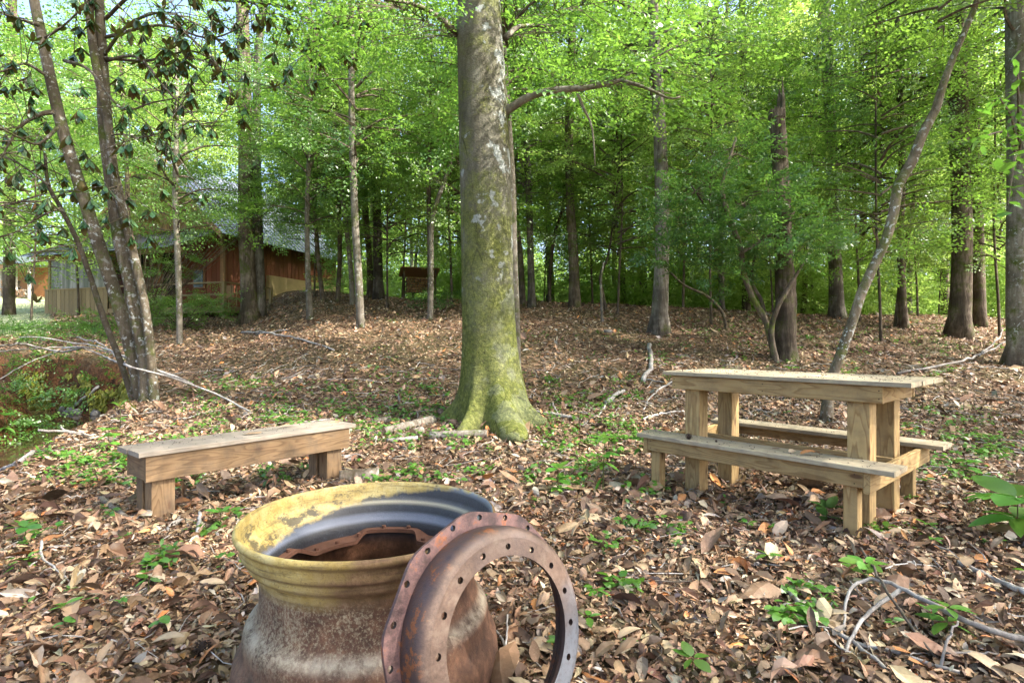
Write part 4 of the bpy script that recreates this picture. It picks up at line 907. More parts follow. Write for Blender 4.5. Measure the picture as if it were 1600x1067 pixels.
def picnic_table():
    O = (1.107, 4.83); e1 = (.653, -.757)
    t = furniture_frame("picnic_table", "homemade treated pine picnic table with two attached bench seats, strewn with debris", "picnic table", O, e1)
    t.location.z = 0
    P, PT = M['pine'], M['pine_top']
    def bd(nm, a0, a1, b0, b1, z0, z1, mat, axis='a'):
        if axis == 'a': o = board(nm, t, None, None, None, a1 - a0, b1 - b0, z1 - z0, mat); place(o, (a0 + a1) / 2, (b0 + b1) / 2, (z0 + z1) / 2)
        elif axis == 'b': o = board(nm, t, None, None, None, b1 - b0, a1 - a0, z1 - z0, mat); place(o, (a0 + a1) / 2, (b0 + b1) / 2, (z0 + z1) / 2, math.pi / 2)
        else: o = board(nm, t, None, None, None, z1 - z0, b1 - b0, a1 - a0, mat); place(o, (a0 + a1) / 2, (b0 + b1) / 2, (z0 + z1) / 2, 0, True)
        return o
    # top
    Zt = .985; bb = .22; w = .138
    for i in range(6): bd("top_plank", .12 + random.uniform(-.006, .006), 1.965 + random.uniform(-.006, .006), bb + i * (w + .005), bb + i * (w + .005) + w, Zt - .034, Zt - random.uniform(0, .003), PT)
    za, zb = Zt - .034 - .118, Zt - .036
    bd("apron", .20, 1.80, .25, .288, za, zb, P); bd("apron", .20, 1.80, 1.0, 1.038, za, zb, P)
    bd("apron", .205, .243, .290, .998, za, zb, P, 'b'); bd("apron", 1.757, 1.795, .290, .998, za, zb, P, 'b')
    for a in (.30, 1.575):
        for b in (.292, .856): bd("post", a, a + .14, b, b + .14, -.25, zb - .02, P, 'z')
    # near seat and far seat
    for (s0, s1, f0) in ((0, .29, .035), (1.27, 1.56, 1.49)):
        hw = (s1 - s0 - .005) / 2
        for k in range(2): bd("seat_plank", -.04 if k else 0, 1.93, s0 + k * (hw + .005), s0 + k * (hw + .005) + hw, .406, .44 - k * .002, PT)
        bd("seat_apron", .09, 1.75, f0, f0 + .036, .295, .404, P)
    for a in (.048, 1.752):
        bd("end_beam", a, a + .038, .035, 1.525, .265, .400, P, 'b')
    for a in (.10, 1.62):
        bd("seat_leg", a, a + .088, .074, .162, -.25, .404, P, 'z'); bd("seat_leg", a, a + .088, 1.40, 1.488, -.25, .404, P, 'z')
    bd("stretcher", .09, 1.75, .66, .698, .29, .404, P)
    sm = MB(); tube(sm, [(0, 0, -.002), (0, 0, .0012)], [.0045, .0045], 6); sm = sm.build("screw", M['cone'], link=False).data
    for a in (.23, 1.78):
        for i in range(6):
            for k in (.035, .10): part("screw", sm, t, (a + random.uniform(-.008, .008), bb + i * (w + .005) + k, Zt))
    for a in (.07, 1.77):
        for b in (.05, .11, .19, .25): part("screw", sm, t, (a, b, .4405))
    for a in (.22, 1.0, 1.78):
        for z in (zb - .03, za + .03):
            o = part("screw", sm, t, (a, .2495, z)); o.rotation_euler = (R_(90), 0, 0)
    for a in (.12, 1.70):
        for z in (.32, .38): o = part("screw", sm, t, (a, .0345, z)); o.rotation_euler = (R_(90), 0, 0)
    return t
picnic_table()
def old_bench():
    e1 = (.63, .777); t = furniture_frame("plank_bench", "weathered plank bench on paired square legs behind the yellow rim", "bench", (-2.73, 3.98), e1)
    t.location.z = 0
    P, PT = M['oldwood'], M['oldwood_top']
    def bd(nm, a0, a1, b0, b1, z0, z1, mat, axis='a'):
        if axis == 'a': o = board(nm, t, None, None, None, a1 - a0, b1 - b0, z1 - z0, mat); place(o, (a0 + a1) / 2, (b0 + b1) / 2, (z0 + z1) / 2)
        elif axis == 'b': o = board(nm, t, None, None, None, b1 - b0, a1 - a0, z1 - z0, mat); place(o, (a0 + a1) / 2, (b0 + b1) / 2, (z0 + z1) / 2, math.pi / 2)
        else: o = board(nm, t, None, None, None, z1 - z0, b1 - b0, a1 - a0, mat); place(o, (a0 + a1) / 2, (b0 + b1) / 2, (z0 + z1) / 2, 0, True)
    bd("seat_plank", 0, 1.86, 0, .235, .395, .432, PT); bd("seat_plank", -.01, 1.85, .24, .46, .395, .430, PT)
    bd("apron", .05, 1.80, .02, .058, .20, .392, P); bd("apron", .05, 1.80, .40, .438, .20, .392, P)
    bd("end_board", .052, .09, .06, .398, .21, .392, P, 'b'); bd("end_board", 1.76, 1.798, .06, .398, .21, .392, P, 'b')
    for a in (.10, 1.58):
        bd("leg", a, a + .16, .06, .20, -.3, .385, P, 'z'); bd("leg", a, a + .16, .255, .395, -.3, .385, P, 'z')
old_bench()
# ---------------------------------------------------------------- wheel rim and ring
def lathe(mb, prof, seg, flags, wob=None):
    prof = np.asarray(prof, float); th = np.linspace(0, 2 * math.pi, seg, endpoint=False); n = len(prof)
    R = prof[:, 0][:, None] * np.ones(seg)
    if wob is not None: R = R * wob(th)[None]
    V = np.stack([R * np.cos(th), R * np.sin(th), prof[:, 1][:, None] * np.ones(seg)], -1).reshape(-1, 3)
    i = np.arange(n - 1)[:, None] * seg; j = np.arange(seg)[None]; k = (j + 1) % seg
    mb.add(V, np.stack([i + j, i + k, i + seg + k, i + seg + j], -1).reshape(-1, 4), col=np.repeat(np.asarray(flags, float), seg, 0))
def wheel_rim():
    c = (-.598, 2.16); z = float(G(*c))
    t = thing("wheel_rim", "large upright tractor wheel rim, yellow lip scorched black inside and rusty drum", "wheel rim", (c[0] + .04, c[1], -.07)); t.scale = (.94, .94, 1.115)
    out = [(.513, .575), (.521, .571), (.524, .562), (.520, .552), (.509, .546), (.503, .536), (.500, .515), (.501, .506), (.495, .497), (.484, .492), (.479, .484), (.479, .473), (.472, .462), (.456, .450), (.438, .441), (.434, .425), (.431, .39), (.431, .335), (.434, .312), (.442, .29), (.456, .272), (.474, .258), (.486, .242), (.491, .22), (.492, .195), (.500, .172), (.516, .155), (.527, .13), (.532, .09), (.534, .05), (.540, .02), (.538, 0)]
    inn = [(.530, 0), (.515, .08), (.485, .16), (.470, .22), (.44, .255), (.42, .29), (.412, .32), (.410, .36), (.411, .405), (.416, .425), (.429, .441), (.446, .455), (.458, .468), (.463, .480), (.480, .493), (.492, .505), (.499, .520), (.502, .545), (.505, .566), (.509, .574), (.513, .575)]
    fo = [(0, 1 if z_ > .44 else max(0, (z_ - .40) / .04), 0) for r_, z_ in out]; fi = [(1, 0, 0)] * (len(inn)); fi[-1] = (0, 1, 0); fo[0] = (0, 1, 0)
    mb = MB(); wob = lambda th: 1 + .004 * np.sin(2 * th + .5) + .0025 * np.sin(5 * th)
    lathe(mb, out, 128, fo, wob); mb.build("drum", M['rim'], t, smooth=True, col=True)
    mb = MB(); lathe(mb, inn, 128, fi, wob); mb.build("inner_wall", M['rim'], t, smooth=True, col=True)
    # lobed mounting flange inside
    n = 240; th = np.linspace(0, 2 * math.pi, n, endpoint=False); k = 4
    ph = ((th - .9) * k / (2 * math.pi)) % 1
    lob = sstep(.12, .24, ph) - sstep(.62, .74, ph); rin = .318 + .055 * lob; zc = .385 + .022 * lob
    V = np.concatenate([np.stack([np.full(n, .411) * np.cos(th), np.full(n, .411) * np.sin(th), zc], -1), np.stack([rin * np.cos(th), rin * np.sin(th), zc + .002], -1), np.stack([rin * np.cos(th), rin * np.sin(th), zc - .012], -1), np.stack([.411 * np.cos(th), .411 * np.sin(th), zc - .012], -1)])
    j = np.arange(n); kk = (j + 1) % n; Q = [np.stack([a * n + j, b * n + j, b * n + kk, a * n + kk], -1) for a, b in ((0, 1), (1, 2), (2, 3))]
    mb = MB(); mb.add(V, np.concatenate(Q)); fl = mb.build("mounting_flange", M['rust'], t)
    bm_ = MB(); tube(bm_, [(0, 0, -.004), (0, 0, .009)], [.011, .010], 8); bd_ = bm_.build("bolt", M['rust'], link=False).data
    for i in range(20):
        a = i / 20 * 6.283 + .1; l = float(np.interp(a % 6.283, th, zc)); rr_ = float(np.interp(a % 6.283, th, rin)); part("bolt", bd_, fl, ((rr_ + .02) * math.cos(a), (rr_ + .02) * math.sin(a), l + .003))
    # debris caught on the flange
    return t
wheel_rim()
def holed_annulus(mb, r0, r1, n, hr, hc, z0, z1, flags, ph=0.0, r1f=None, m=16):
    """flat ring between z0 (low) and z1 (high) with n real bolt holes of radius hr at radius hc"""
    R1 = r1f or (lambda a: r1)
    for s in range(n):
        a0 = ph + s * 2 * math.pi / n; a1 = a0 + 2 * math.pi / n; am = (a0 + a1) / 2
        q = m // 4; bound = []
        for i in range(q): bound.append((R1(a0 + (a1 - a0) * i / q), a0 + (a1 - a0) * i / q))
        for i in range(q): bound.append((R1(a1) + (r0 - R1(a1)) * i / q, a1))
        for i in range(q): bound.append((r0, a1 + (a0 - a1) * i / q))
        for i in range(q): bound.append((r0 + (R1(a0) - r0) * i / q, a0))
        c = np.array([hc * math.cos(am), hc * math.sin(am)]); B = np.array([(r * math.cos(a), r * math.sin(a)) for r, a in bound])
        ang = np.arctan2(*(B - c).T[::-1]); Hh = c + hr * np.stack([np.cos(ang), np.sin(ang)], -1); k = len(B); V = []
        for (pts, z) in ((B, z1), (Hh, z1), (B, z0), (Hh, z0)): V.append(np.column_stack([pts, np.full(k, z)]))
        V = np.concatenate(V); j = np.arange(k); jj = (j + 1) % k
        mb.add(V, np.stack([j, k + j, k + jj, jj], -1), np.stack([2 * k + j, 2 * k + jj, 3 * k + jj, 3 * k + j], -1), col=np.broadcast_to(flags, V.shape))
        W = np.concatenate([V[k:2 * k], V[3 * k:]]); mb.add(W, np.stack([j, k + j, k + jj, jj], -1), col=np.broadcast_to((0, 0, .8), W.shape))
        # rims
        e = np.arange(q); W = np.concatenate([V[:q + 1], V[2 * k:2 * k + q + 1]]); mb.add(W, np.stack([e, q + 1 + e, q + 2 + e, e + 1], -1), col=np.broadcast_to(flags, W.shape))
        sl = np.arange(2 * q, 3 * q + 1); W = np.concatenate([V[sl], V[2 * k + sl]]); mb.add(W, np.stack([e, q + 1 + e, q + 2 + e, e + 1], -1), col=np.broadcast_to((0, 0, .5), W.shape))
def steel_ring():
    nrm = Vector((.64, -.72, .22)).normalized()
    t = thing("steel_ring", "rusted dished steel ring with bolt holes leaning on the yellow wheel rim", "steel ring", (-.075, 1.735, .325)); t.scale = (.955, .955, .955)
    t.rotation_mode = 'QUATERNION'; t.rotation_quaternion = nrm.to_track_quat('Z', 'Y')
    mb = MB(); holed_annulus(mb, .322, .392, 20, .0105, .368, -.007, .007, (0, 1, 0), .1, lambda a: min(.392, .380 / math.cos((a + .25) % (math.pi / 5) - math.pi / 10)))
    mb.build("back_flange", M['ring'], t, col=True)
    mb = MB(); pr = [(.336, .006), (.338, .02), (.338, .07), (.336, .088), (.330, .101), (.321, .110), (.310, .115), (.300, .117)]
    lathe(mb, pr, 120, [(0, 0, 0)] * 4 + [(.3, 0, 0), (.7, 0, 0), (1, 0, 0), (1, 0, 0)]); pr2 = [(.300, .104), (.312, .102), (.322, .092), (.325, .07), (.324, .006)]
    lathe(mb, pr2, 120, [(0, 0, .7)] * 5); mb.build("dish_wall", M['ring'], t, smooth=True, col=True)
    mb = MB(); holed_annulus(mb, .246, .3005, 16, .0105, .274, .103, .1172, (1, 0, 0), .05)
    mb.build("front_plate", M['ring'], t, col=True)
steel_ring()

# ================================================================ LITTER
PAL = np.array([1.06, 1.07, 1.02]) * np.array([(.38, .26, .165), (.46, .34, .235), (.28, .17, .105), (.21, .12, .075), (.085, .05, .035), (.36, .22, .135), (.38, .33, .29), (.45, .19, .07), (.60, .49, .37), (.27, .165, .11)])
PALW = np.array([.15, .08, .17, .17, .16, .11, .05, .04, .03, .04]); PALW = PALW / PALW.sum()
def ok_ground(x, y):
    d = seg_dist(x, y, CREEK); return (d > 1.15) & (lawn_mask(x, y) < .4)
def sample_view(n, d0, d1, r, margin=1.12):
    d = np.sqrt(r.uniform(d0 ** 2, d1 ** 2, n)); x = r.uniform(-.942 * margin, .942 * margin, n) * d + r.normal(0, .15, n); return x, d
def slope_frames(x, y, yaw, tilt, roll, r):
    e = .25; gx = (G(x + e, y) - G(x - e, y)) / (2 * e); gy = (G(x, y + e) - G(x, y - e)) / (2 * e)
    sl = gx * np.cos(yaw) + gy * np.sin(yaw)      # follow the slope along the leaf
    return rot_zyx(yaw, tilt - np.arctan(sl), roll + np.arctan(-gx * np.sin(yaw) + gy * np.cos(yaw)))
def vein(V):
    """the midrib is paler and the edge browner, as on real dead leaves"""
    return 1.16 - .34 * np.minimum(1, np.abs(V[:, 1]) / .25)
def litter(name, n, d0, d1, T, size, seed, lift=.02, wid=(.42, 1.0), tilt=.36, roll=.55, dim=1.0):
    r = np.random.default_rng(seed); x, y = sample_view(n, d0, d1, r); k = ok_ground(x, y); x, y = x[k], y[k]; n = len(x)
    z = G(x, y) + r.random(n) ** 1.5 * lift + .002
    Rm = slope_frames(x, y, r.uniform(0, 6.28, n), r.normal(0, tilt, n), r.normal(0, roll, n), r)
    s = size * np.exp(r.normal(0, .38, n)); w = r.uniform(*wid, n); vs = []; fs = {}; cs = []; n0 = 0
    ci = r.choice(len(PAL), n, p=PALW); c = PAL[ci] * dim * np.exp(r.normal(0, .25, (n, 1))) * np.exp(r.normal(0, .05, (n, 3))); wh = r.integers(0, len(T), n)
    for i, t in enumerate(T):
        q = wh == i; V, Fc = scatter(t, np.stack([x, y, z], -1)[q], Rm[q], s[q], w[q]); vs.append(V); cs.append((c[q][:, None] * vein(t[0])[None, :, None]).reshape(-1, 3))
        for f in Fc: fs.setdefault(f.shape[1], []).append(f + n0)
        n0 += len(V)
    o = mk(name, np.concatenate(vs), [np.concatenate(v) for v in fs.values()], M['dead_leaf'], ground, col=np.concatenate(cs)); return tag(o, kind="stuff")
TL = [leaf11(.26, .06, .10), leaf11(.20, .09, -.10, .15), leaf11(.30, -.05, .16, -.2), leaf11(.24, .12, .02, .3, wf=(.5, 1, .8)), leaf11(.34, .03, .08, .1, wf=(1, .9, .75)), leaf11(.2, .16, .2, -.35)]
TM = [leaf6(.3, .07, -.15), leaf6(.24, .1, .15), leaf6(.34, -.08, .12), leaf6(.28, .14, -.05)]
TS = [leaf4(.34, .1), leaf4(.26, -.12)]
litter("leaf_litter", 30000, 1.6, 4.4, TL, .044, 51, .03)
litter("leaf_fragments", 26000, 1.6, 4.6, TM, .022, 56, .04, tilt=.6, roll=.8)
litter("leaf_litter", 3200, 1.6, 5.2, TL, .10, 52, .035)
litter("leaf_litter", 62000, 4.4, 9.5, TM, .050, 53, .03, dim=1.0)
litter("leaf_litter", 3500, 5.0, 11, TM, .10, 54, .04)
litter("leaf_litter", 150000, 9.5, 27, TS, .078, 55, .03, dim=.95)
def fallen_leaves():
    r = np.random.default_rng(60); meshes = []
    for k in range(30):
        T = leaf11(r.uniform(.18, .27), r.uniform(-.02, .12), r.uniform(-.14, .16), r.uniform(-.3, .3), wf=(r.uniform(.6, .85), 1, r.uniform(.6, .8)))
        # refine the outline with a second pass of stations
        st = (.07, .18, .32, .46, .6, .74, .86, .95); w = T[0][2 + 1][1]; hw = r.uniform(.17, .25); cu = r.uniform(-.13, .15); fo = r.uniform(-.03, .11); tw = r.uniform(-.35, .35); V = [(0, 0, 0)]
        for s in st:
            f = math.sin(math.pi * s ** .85) ** .7; zc = cu * 4 * s * (1 - s); tt = tw * (s - .5) * hw
            V += [(s, -hw * f, zc + fo * f + tt + r.normal(0, .006)), (s, 0, zc), (s, hw * f, zc + fo * f - tt + r.normal(0, .006))]
        V.append((1, 0, 0)); V.append((-.12, 0, .01)); V.append((0, .012, 0)); n = len(st); F3 = [[0, 1, 2], [0, 2, 3], [3 * n - 2, 3 * n + 1, 3 * n - 1], [3 * n - 1, 3 * n + 1, 3 * n], [0, 3 * n + 3, 3 * n + 2]]
        F4 = [[1 + 3 * i + j, 4 + 3 * i + j, 5 + 3 * i + j, 2 + 3 * i + j] for i in range(n - 1) for j in range(2)]
        c = PAL[[0, 1, 2, 5, 7, 8, 3, 0, 1, 9][k % 10]] * r.uniform(.8, 1.15)
        meshes.append(mk("fallen_leaf", V, [F3, F4], M['dead_leaf'], col=c[None] * (vein(np.array(V))[:, None] if True else 1) * r.uniform(.85, 1.1, (len(V), 1)), link=False, smooth=True).data)
    n = 0
    while n < 300:
        d = math.sqrt(r.uniform(1.9 ** 2, 4.9 ** 2)); x = r.uniform(-.97, .97) * d
        if math.hypot(x + .6, d - 2.16) < .56 or not ok_ground(np.array(x), np.array(d)): continue
        o = bpy.data.objects.new("fallen_leaf", meshes[n % 30]); COL.objects.link(o); o.parent = ground
        o.location = (x, d, float(G(x, d)) + r.uniform(.016, .045)); o.rotation_euler = (r.normal(0, .3), r.normal(0, .22), r.uniform(0, 6.28)); s = r.uniform(.10, .19); o.scale = (s, s * r.uniform(.8, 1.2), s); n += 1
    return meshes
LEAFM = fallen_leaves()
def twigs():
    r = np.random.default_rng(61); mb = MB(); n = 0
    while n < 1500:
        d = math.sqrt(r.uniform(1.6 ** 2, 12 ** 2)); x = r.uniform(-1, 1) * d
        if not ok_ground(np.array(x), np.array(d)): continue
        n += 1; L = r.uniform(.06, .35) * (1 + d * .06); a = r.uniform(0, 6.28); k = 4; P = [np.array([x, d, 0])]
        for i in range(k): a += r.normal(0, .25); P.append(P[-1] + L / k * np.array([math.cos(a), math.sin(a), 0]))
        P = np.array(P); P[:, 2] = G(P[:, 0], P[:, 1]) + r.uniform(.02, .05, k + 1); w = r.uniform(.0015, .004) * (1 + d * .12)
        g = r.uniform(.5, 1.2); tube(mb, P, np.linspace(w, w * .5, k + 1), 4, cap=False, m=0 if r.random() < .6 else 1)
    tag(mb.build("twig_litter", [M['twig'], M['twig_dark']], ground), kind="stuff")
twigs()
# ---------------------------------------------------------------- larger sticks, logs
def gp(px, py, lift=.02):
    """point on the pixel's ray that floats lift above the ground"""
    d = np.arange(1.2, 40, .01); X = (px - CX) / F * d; Z = CH - (py - CY) / F * d; b = Z < G(X, d) + lift; i = int(np.argmax(b)) if b.any() else 1500
    return np.array([X[i], d[i], Z[i]])
def stick(name, label, cat, strands, mat='twig', group=None):
    base = gp(*strands[0][0][0]); t = thing(name, label, cat, base, group=group)
    for pts, w0, w1 in strands:
        W_ = np.array([gp(*p) for p in pts]); d = W_[0][1]; n = max(8, 4 * len(pts)); P = smooth_path(W_ - base, n); r = np.random.default_rng(len(label) + n)
        P[1:-1] += r.normal(0, .0035 * d * .6, P[1:-1].shape) * .5
        mb = MB(); tube(mb, P, np.linspace(w0 / 2 * d / F, w1 / 2 * d / F, n), 7); mb.build("stem", M[mat], t, smooth=True)
    return t
stick("fallen_branch", "pale forked branch arching over the leaves in the lower right corner", "branch",
      [([(1625, 1004, .05), (1560, 988, .08), (1480, 956, .12), (1395, 912, .15), (1350, 906, .14), (1325, 928, .10), (1318, 985, .02)], 11, 4), ([(1408, 920, .14), (1370, 945, .09), (1335, 985, .06), (1315, 1035, .02)], 7, 4)])
stick("fallen_branch", "smooth pale stick rising from the leaves at the right edge near the green plants", "branch", [([(1497, 877, .02), (1540, 898, .04), (1610, 930, .06)], 7, 9)])
stick("fallen_branch", "thin dark twig crossing the pale forked branch", "branch", [([(1345, 855, .03), (1375, 905, .17), (1410, 960, .12), (1465, 1030, .03)], 4, 3)], 'twig_dark')
stick("fallen_branch", "grey broken branch lying below the pale forked branch", "branch", [([(1235, 925, .03), (1275, 965, .03), (1330, 1000, .04), (1400, 1020, .03), (1500, 1050, .03)], 8, 4), ([(1275, 965, .03), (1310, 1010, .04), (1340, 1020, .03)], 6, 3), ([(1330, 1000, .04), (1400, 1055, .03), (1440, 1080, .03)], 7, 5)])
stick("fallen_branch", "grey twig fork standing up near the bottom right", "branch", [([(1470, 1045, .02), (1480, 1000, .09), (1497, 970, .13)], 5, 3), ([(1476, 1020, .05), (1510, 1020, .05), (1560, 1020, .04)], 4, 3), ([(1478, 1008, .08), (1486, 985, .12)], 4, 3)])
stick("fallen_branch", "pale twig seen through the leaning steel ring", "branch", [([(745, 955, .03), (785, 1000, .05), (793, 1067, .02)], 4, 3), ([(793, 960, .10), (790, 1010, .05)], 3, 3)])
stick("fallen_branch", "knobbly grey stick standing in the leaves right of the plank bench's near legs", "branch", [([(312, 800, .10), (308, 835, .05), (306, 858, .01)], 5, 5)])
stick("fallen_branch", "long bleached forked branch reaching over the creek from the left", "branch",
      [([(395, 645, .02), (350, 622, .12), (303, 603, .3), (250, 583, .5), (205, 574, .65), (175, 553, .8), (140, 543, .9), (80, 543, .9), (0, 549, .8)], 3, 3), ([(300, 600, .3), (250, 580, .5), (200, 560, .7), (150, 540, .95), (110, 535, 1.0), (60, 527, .9), (30, 527, .8)], 5, 2),
       ([(205, 574, .65), (160, 556, .85), (120, 541, .95), (60, 560, .7), (20, 580, .4), (0, 592, .3)], 4, 2), ([(130, 542, .9), (90, 550, .8), (40, 538, .8), (0, 540, .7)], 4, 2), ([(170, 550, .8), (155, 535, 1.0), (120, 527, 1.0)], 3, 2)])
stick("fallen_branch", "thin grey branch lying along the leaf slope below the twin trunked tree", "branch", [([(378, 519, .05), (420, 520, .06), (470, 530, .06), (522, 547, .03)], 3, 2), ([(400, 522, .05), (450, 515, .08)], 2, 2)])
stick("fallen_branch", "long grey branch running from behind the picnic table up to the lichen patched tree", "branch", [([(1403, 583, .04), (1450, 573, .06), (1500, 564, .12), (1545, 548, .2), (1578, 530, .3)], 4, 3), ([(1530, 556, .16), (1560, 530, .3), (1566, 515, .35)], 3, 2)])
stick("fallen_branch", "short curved pale stick on the slope left of the picnic table", "branch", [([(1014, 538, .05), (1018, 556, .05), (1017, 572, .04), (1005, 595, .03)], 6, 6)])
stick("fallen_branch", "bundle of thin twigs beside the picnic table's left end", "branch", [([(1060, 592, .04), (1035, 605, .04), (1015, 622, .03), (1005, 640, .02)], 3, 2), ([(1005, 592, .03), (1045, 597, .04), (1070, 596, .03)], 3, 2), ([(1005, 655, .03), (1030, 646, .04), (1068, 642, .04)], 4, 3)])
stick("fallen_branch", "pale stick with broken fork right of the massive beech's foot", "branch", [([(838, 643, .03), (870, 648, .04), (905, 655, .02)], 6, 5), ([(862, 630, .10), (872, 646, .04)], 3, 2)])
stick("fallen_branch", "weathered stick on the slope between the massive beech and the picnic table", "branch", [([(975, 610, .08), (960, 618, .07), (948, 630, .03)], 5, 7), ([(948, 630, .03), (935, 650, .02)], 3, 2)])
stick("fallen_branch", "bleached stick lying half in the creek at the left edge", "branch", [([(52, 706, .05), (30, 722, .04), (-10, 738, .03)], 8, 8)])
stick("fallen_branch", "pale stick bridging the creek water", "branch", [([(60, 672, .25), (85, 673, .22), (120, 676, .15), (150, 681, .05)], 4, 3), ([(95, 667, .2), (120, 678, .12), (140, 684, .05)], 3, 2)])
stick("fallen_branch", "bent root like stick hanging down the creek's far bank", "branch", [([(155, 603, .1), (135, 620, .15), (110, 638, .1), (87, 648, .05)], 4, 5)])
stick("fallen_branch", "fine bleached twigs by the left edge of the leaf litter", "branch", [([(65, 845, .08), (66, 870, .05), (90, 890, .03), (112, 912, .02)], 4, 2), ([(66, 870, .05), (45, 885, .03)], 3, 2)])
stick("fallen_branch", "dark brittle branch at the foot of the plank bench's near legs", "branch", [([(158, 778, .03), (180, 795, .05), (203, 812, .03)], 8, 7), ([(150, 775, .03), (172, 782, .05)], 4, 3)], 'twig_dark')
stick("fallen_branch", "long dark twig lying in the leaves left of the picnic table's near leg", "branch", [([(1075, 848, .02), (1130, 853, .03), (1185, 856, .02)], 5, 3)], 'twig_dark')
def log(label, p0, p1, w0, w1, mat='log', lift=.04, mid=None):
    a, b = gp(*p0, lift), gp(*p1, lift); t = thing("fallen_log", label, "log", a); d = a[1]; m = (a + b) / 2 if mid is None else gp(*mid, lift)
    P = smooth_path(np.array([a, m, b]) - a, 14); r = np.random.default_rng(int(p0[0])); mb = MB(); rad = np.linspace(w0, w1, 14) / 2 * d / F * r.uniform(.9, 1.08, 14)
    th = 12; tube(mb, P, rad, th, disp=lambda Pp, tt: 1 + .12 * fbm(2 * np.cos(tt)[None] + 5, Pp[:, :1] * 9 + 2 * np.sin(tt)[None], 3)); n = 14 * th
    o = mb.build("stem", [M[mat], M['log_end']], t, smooth=False)
    for p in o.data.polygons:
        if len(p.vertices) == 3: p.material_index = 1
        else: p.use_smooth = True
log("pale barkless log with a cut end left of the massive beech's foot", (678, 656), (600, 674), 16, 13)
log("mottled pale brown log lying right in front of the massive beech", (672, 681), (762, 678), 15, 14)
log("slim black and white mottled branch left of the mottled brown log", (652, 684), (604, 688), 8, 6, 'twig', .03)
log("short dark cut log between the two pale logs", (659, 672), (645, 676), 14, 12)
log("grey mossy log beside the plank bench's far leg", (592, 742), (530, 746), 26, 22)
log("half buried grey log left of the pale barkless log", (610, 655), (580, 658), 12, 9)
# stone, cones, objects resting on the furniture
def blob(name, label, cat, c, r3, mat, seed=0, n=10, sc=.25):
    th = np.linspace(0, math.pi, n)[1:-1]; ph = np.linspace(0, 2 * math.pi, n + 4, endpoint=False); r = np.random.default_rng(seed); V = [(0, 0, r3[2])]
    for a in th:
        for b in ph: k = 1 + r.normal(0, sc * .4); V.append((r3[0] * math.sin(a) * math.cos(b) * k, r3[1] * math.sin(a) * math.sin(b) * k, r3[2] * math.cos(a) * k))
    V.append((0, 0, -r3[2])); m = len(ph); Q = [[1 + i * m + j, 1 + (i + 1) * m + j, 1 + (i + 1) * m + (j + 1) % m, 1 + i * m + (j + 1) % m] for i in range(len(th) - 1) for j in range(m)]
    T = [[0, 1 + j, 1 + (j + 1) % m] for j in range(m)] + [[len(V) - 1, 1 + (len(th) - 1) * m + (j + 1) % m, 1 + (len(th) - 1) * m + j] for j in range(m)]
    return tag(mk(name, V, [Q, T], M[mat], loc=c, smooth=mat == 'stone'), label, cat)
def cone(label, c, r):
    t = thing("seed_cone", label, "seed cone", c); k = MB(); tube(k, [(0, 0, -r * .8), (0, 0, 0), (0, 0, r * .8)], [r * .4, r * .7, r * .3], 8); k.build("core", M['cone'], t)
    sc = MB(); q = np.random.default_rng(int(r * 1e5)); 
    for i in range(70):
        z = -1 + 2 * (i + .5) / 70; a = i * 2.4; rr = math.sqrt(max(0, 1 - z * z)) * r; p = np.array([rr * math.cos(a) * .8, rr * math.sin(a) * .8, z * r * .9]); o = np.array([math.cos(a), math.sin(a), .3]) * r * q.uniform(.25, .5); s = np.array([-math.sin(a), math.cos(a), 0]) * r * .13
        sc.add([p - s, p + s, p + o + s * .3, p + o - s * .3, p + (0, 0, .15 * r)], [[0, 1, 2, 3]], [[0, 3, 4], [1, 4, 2]])
    sc.build("scales", M['cone'], t); t["kind"] = "thing"
blob("stone", "pale flat stone on the slope right of the massive beech", "stone", gp(949, 518, .02), (.13, .09, .06), 'stone', 3)
for i, (px, py) in enumerate(((100, 648), (112, 650), (122, 646), (150, 648), (160, 650), (171, 647))):
    h = hit(px, py); blob("creek_stone", "grey stone in the row along the creek's far bank", "stone", (h[0], h[1], WATER_Z + .02), (.13 + .02 * (i % 3), .1, .1), 'stone', i)["group"] = "stones at the creek's edge"
def on_plane(px, py, z): d = (CH - z) * F / (py - CY); return np.array([(px - CX) / F * d, d, z])
cone("dark spiky seed cone on the picnic table's near seat", on_plane(1076, 686, .44) + (0, 0, .022), .026)
cone("tiny seed cone further along the picnic table's near seat", on_plane(1119, 691, .44) + (0, 0, .01), .010)
cone("large dark seed cone in the leaves left of the yellow rim's foot", gp(317, 1012, .03), .035)
cone("dark round seed cone in the leaves far left near the bottom edge", gp(18, 893, .03), .04)
def resting(label, c, s, k, rz, rx=.1, ry=-.05, cat="leaf"):
    o = bpy.data.objects.new("dry_leaf", LEAFM[k]); COL.objects.link(o); o.location = c; o.scale = (s, s, s); o.rotation_euler = (rx, ry, rz); return tag(o, label, cat)
resting("rusty orange leaf on the picnic table's near seat", on_plane(1250, 711, .44) + (0, 0, .008), .14, 4, -.1)
resting("olive brown leaf on the picnic table's near seat, left of the grey one", on_plane(1206, 702, .44) + (0, 0, .008), .065, 6, -.3)
resting("small curled grey leaf between the olive and the orange leaf on the near seat", on_plane(1232, 708, .44) + (0, 0, .01), .08, 8, .5, .5)
resting("brown leaf lying in the middle of the plank bench's top", on_plane(378, 680, .432) + (0, 0, .006), .16, 10, .55)
resting("curled brown leaf at the far end of the plank bench's top", on_plane(516, 661, .432) + (0, 0, .012), .10, 12, .2, .9)
resting("thin tan leaf on the plank bench between the brown and the curled one", on_plane(435, 668, .432) + (0, 0, .006), .13, 1, .3)
resting("small dry leaf at the far right of the picnic table's far seat", on_plane(1410, 671, .44) + (0, 0, .006), .12, 14, .2)
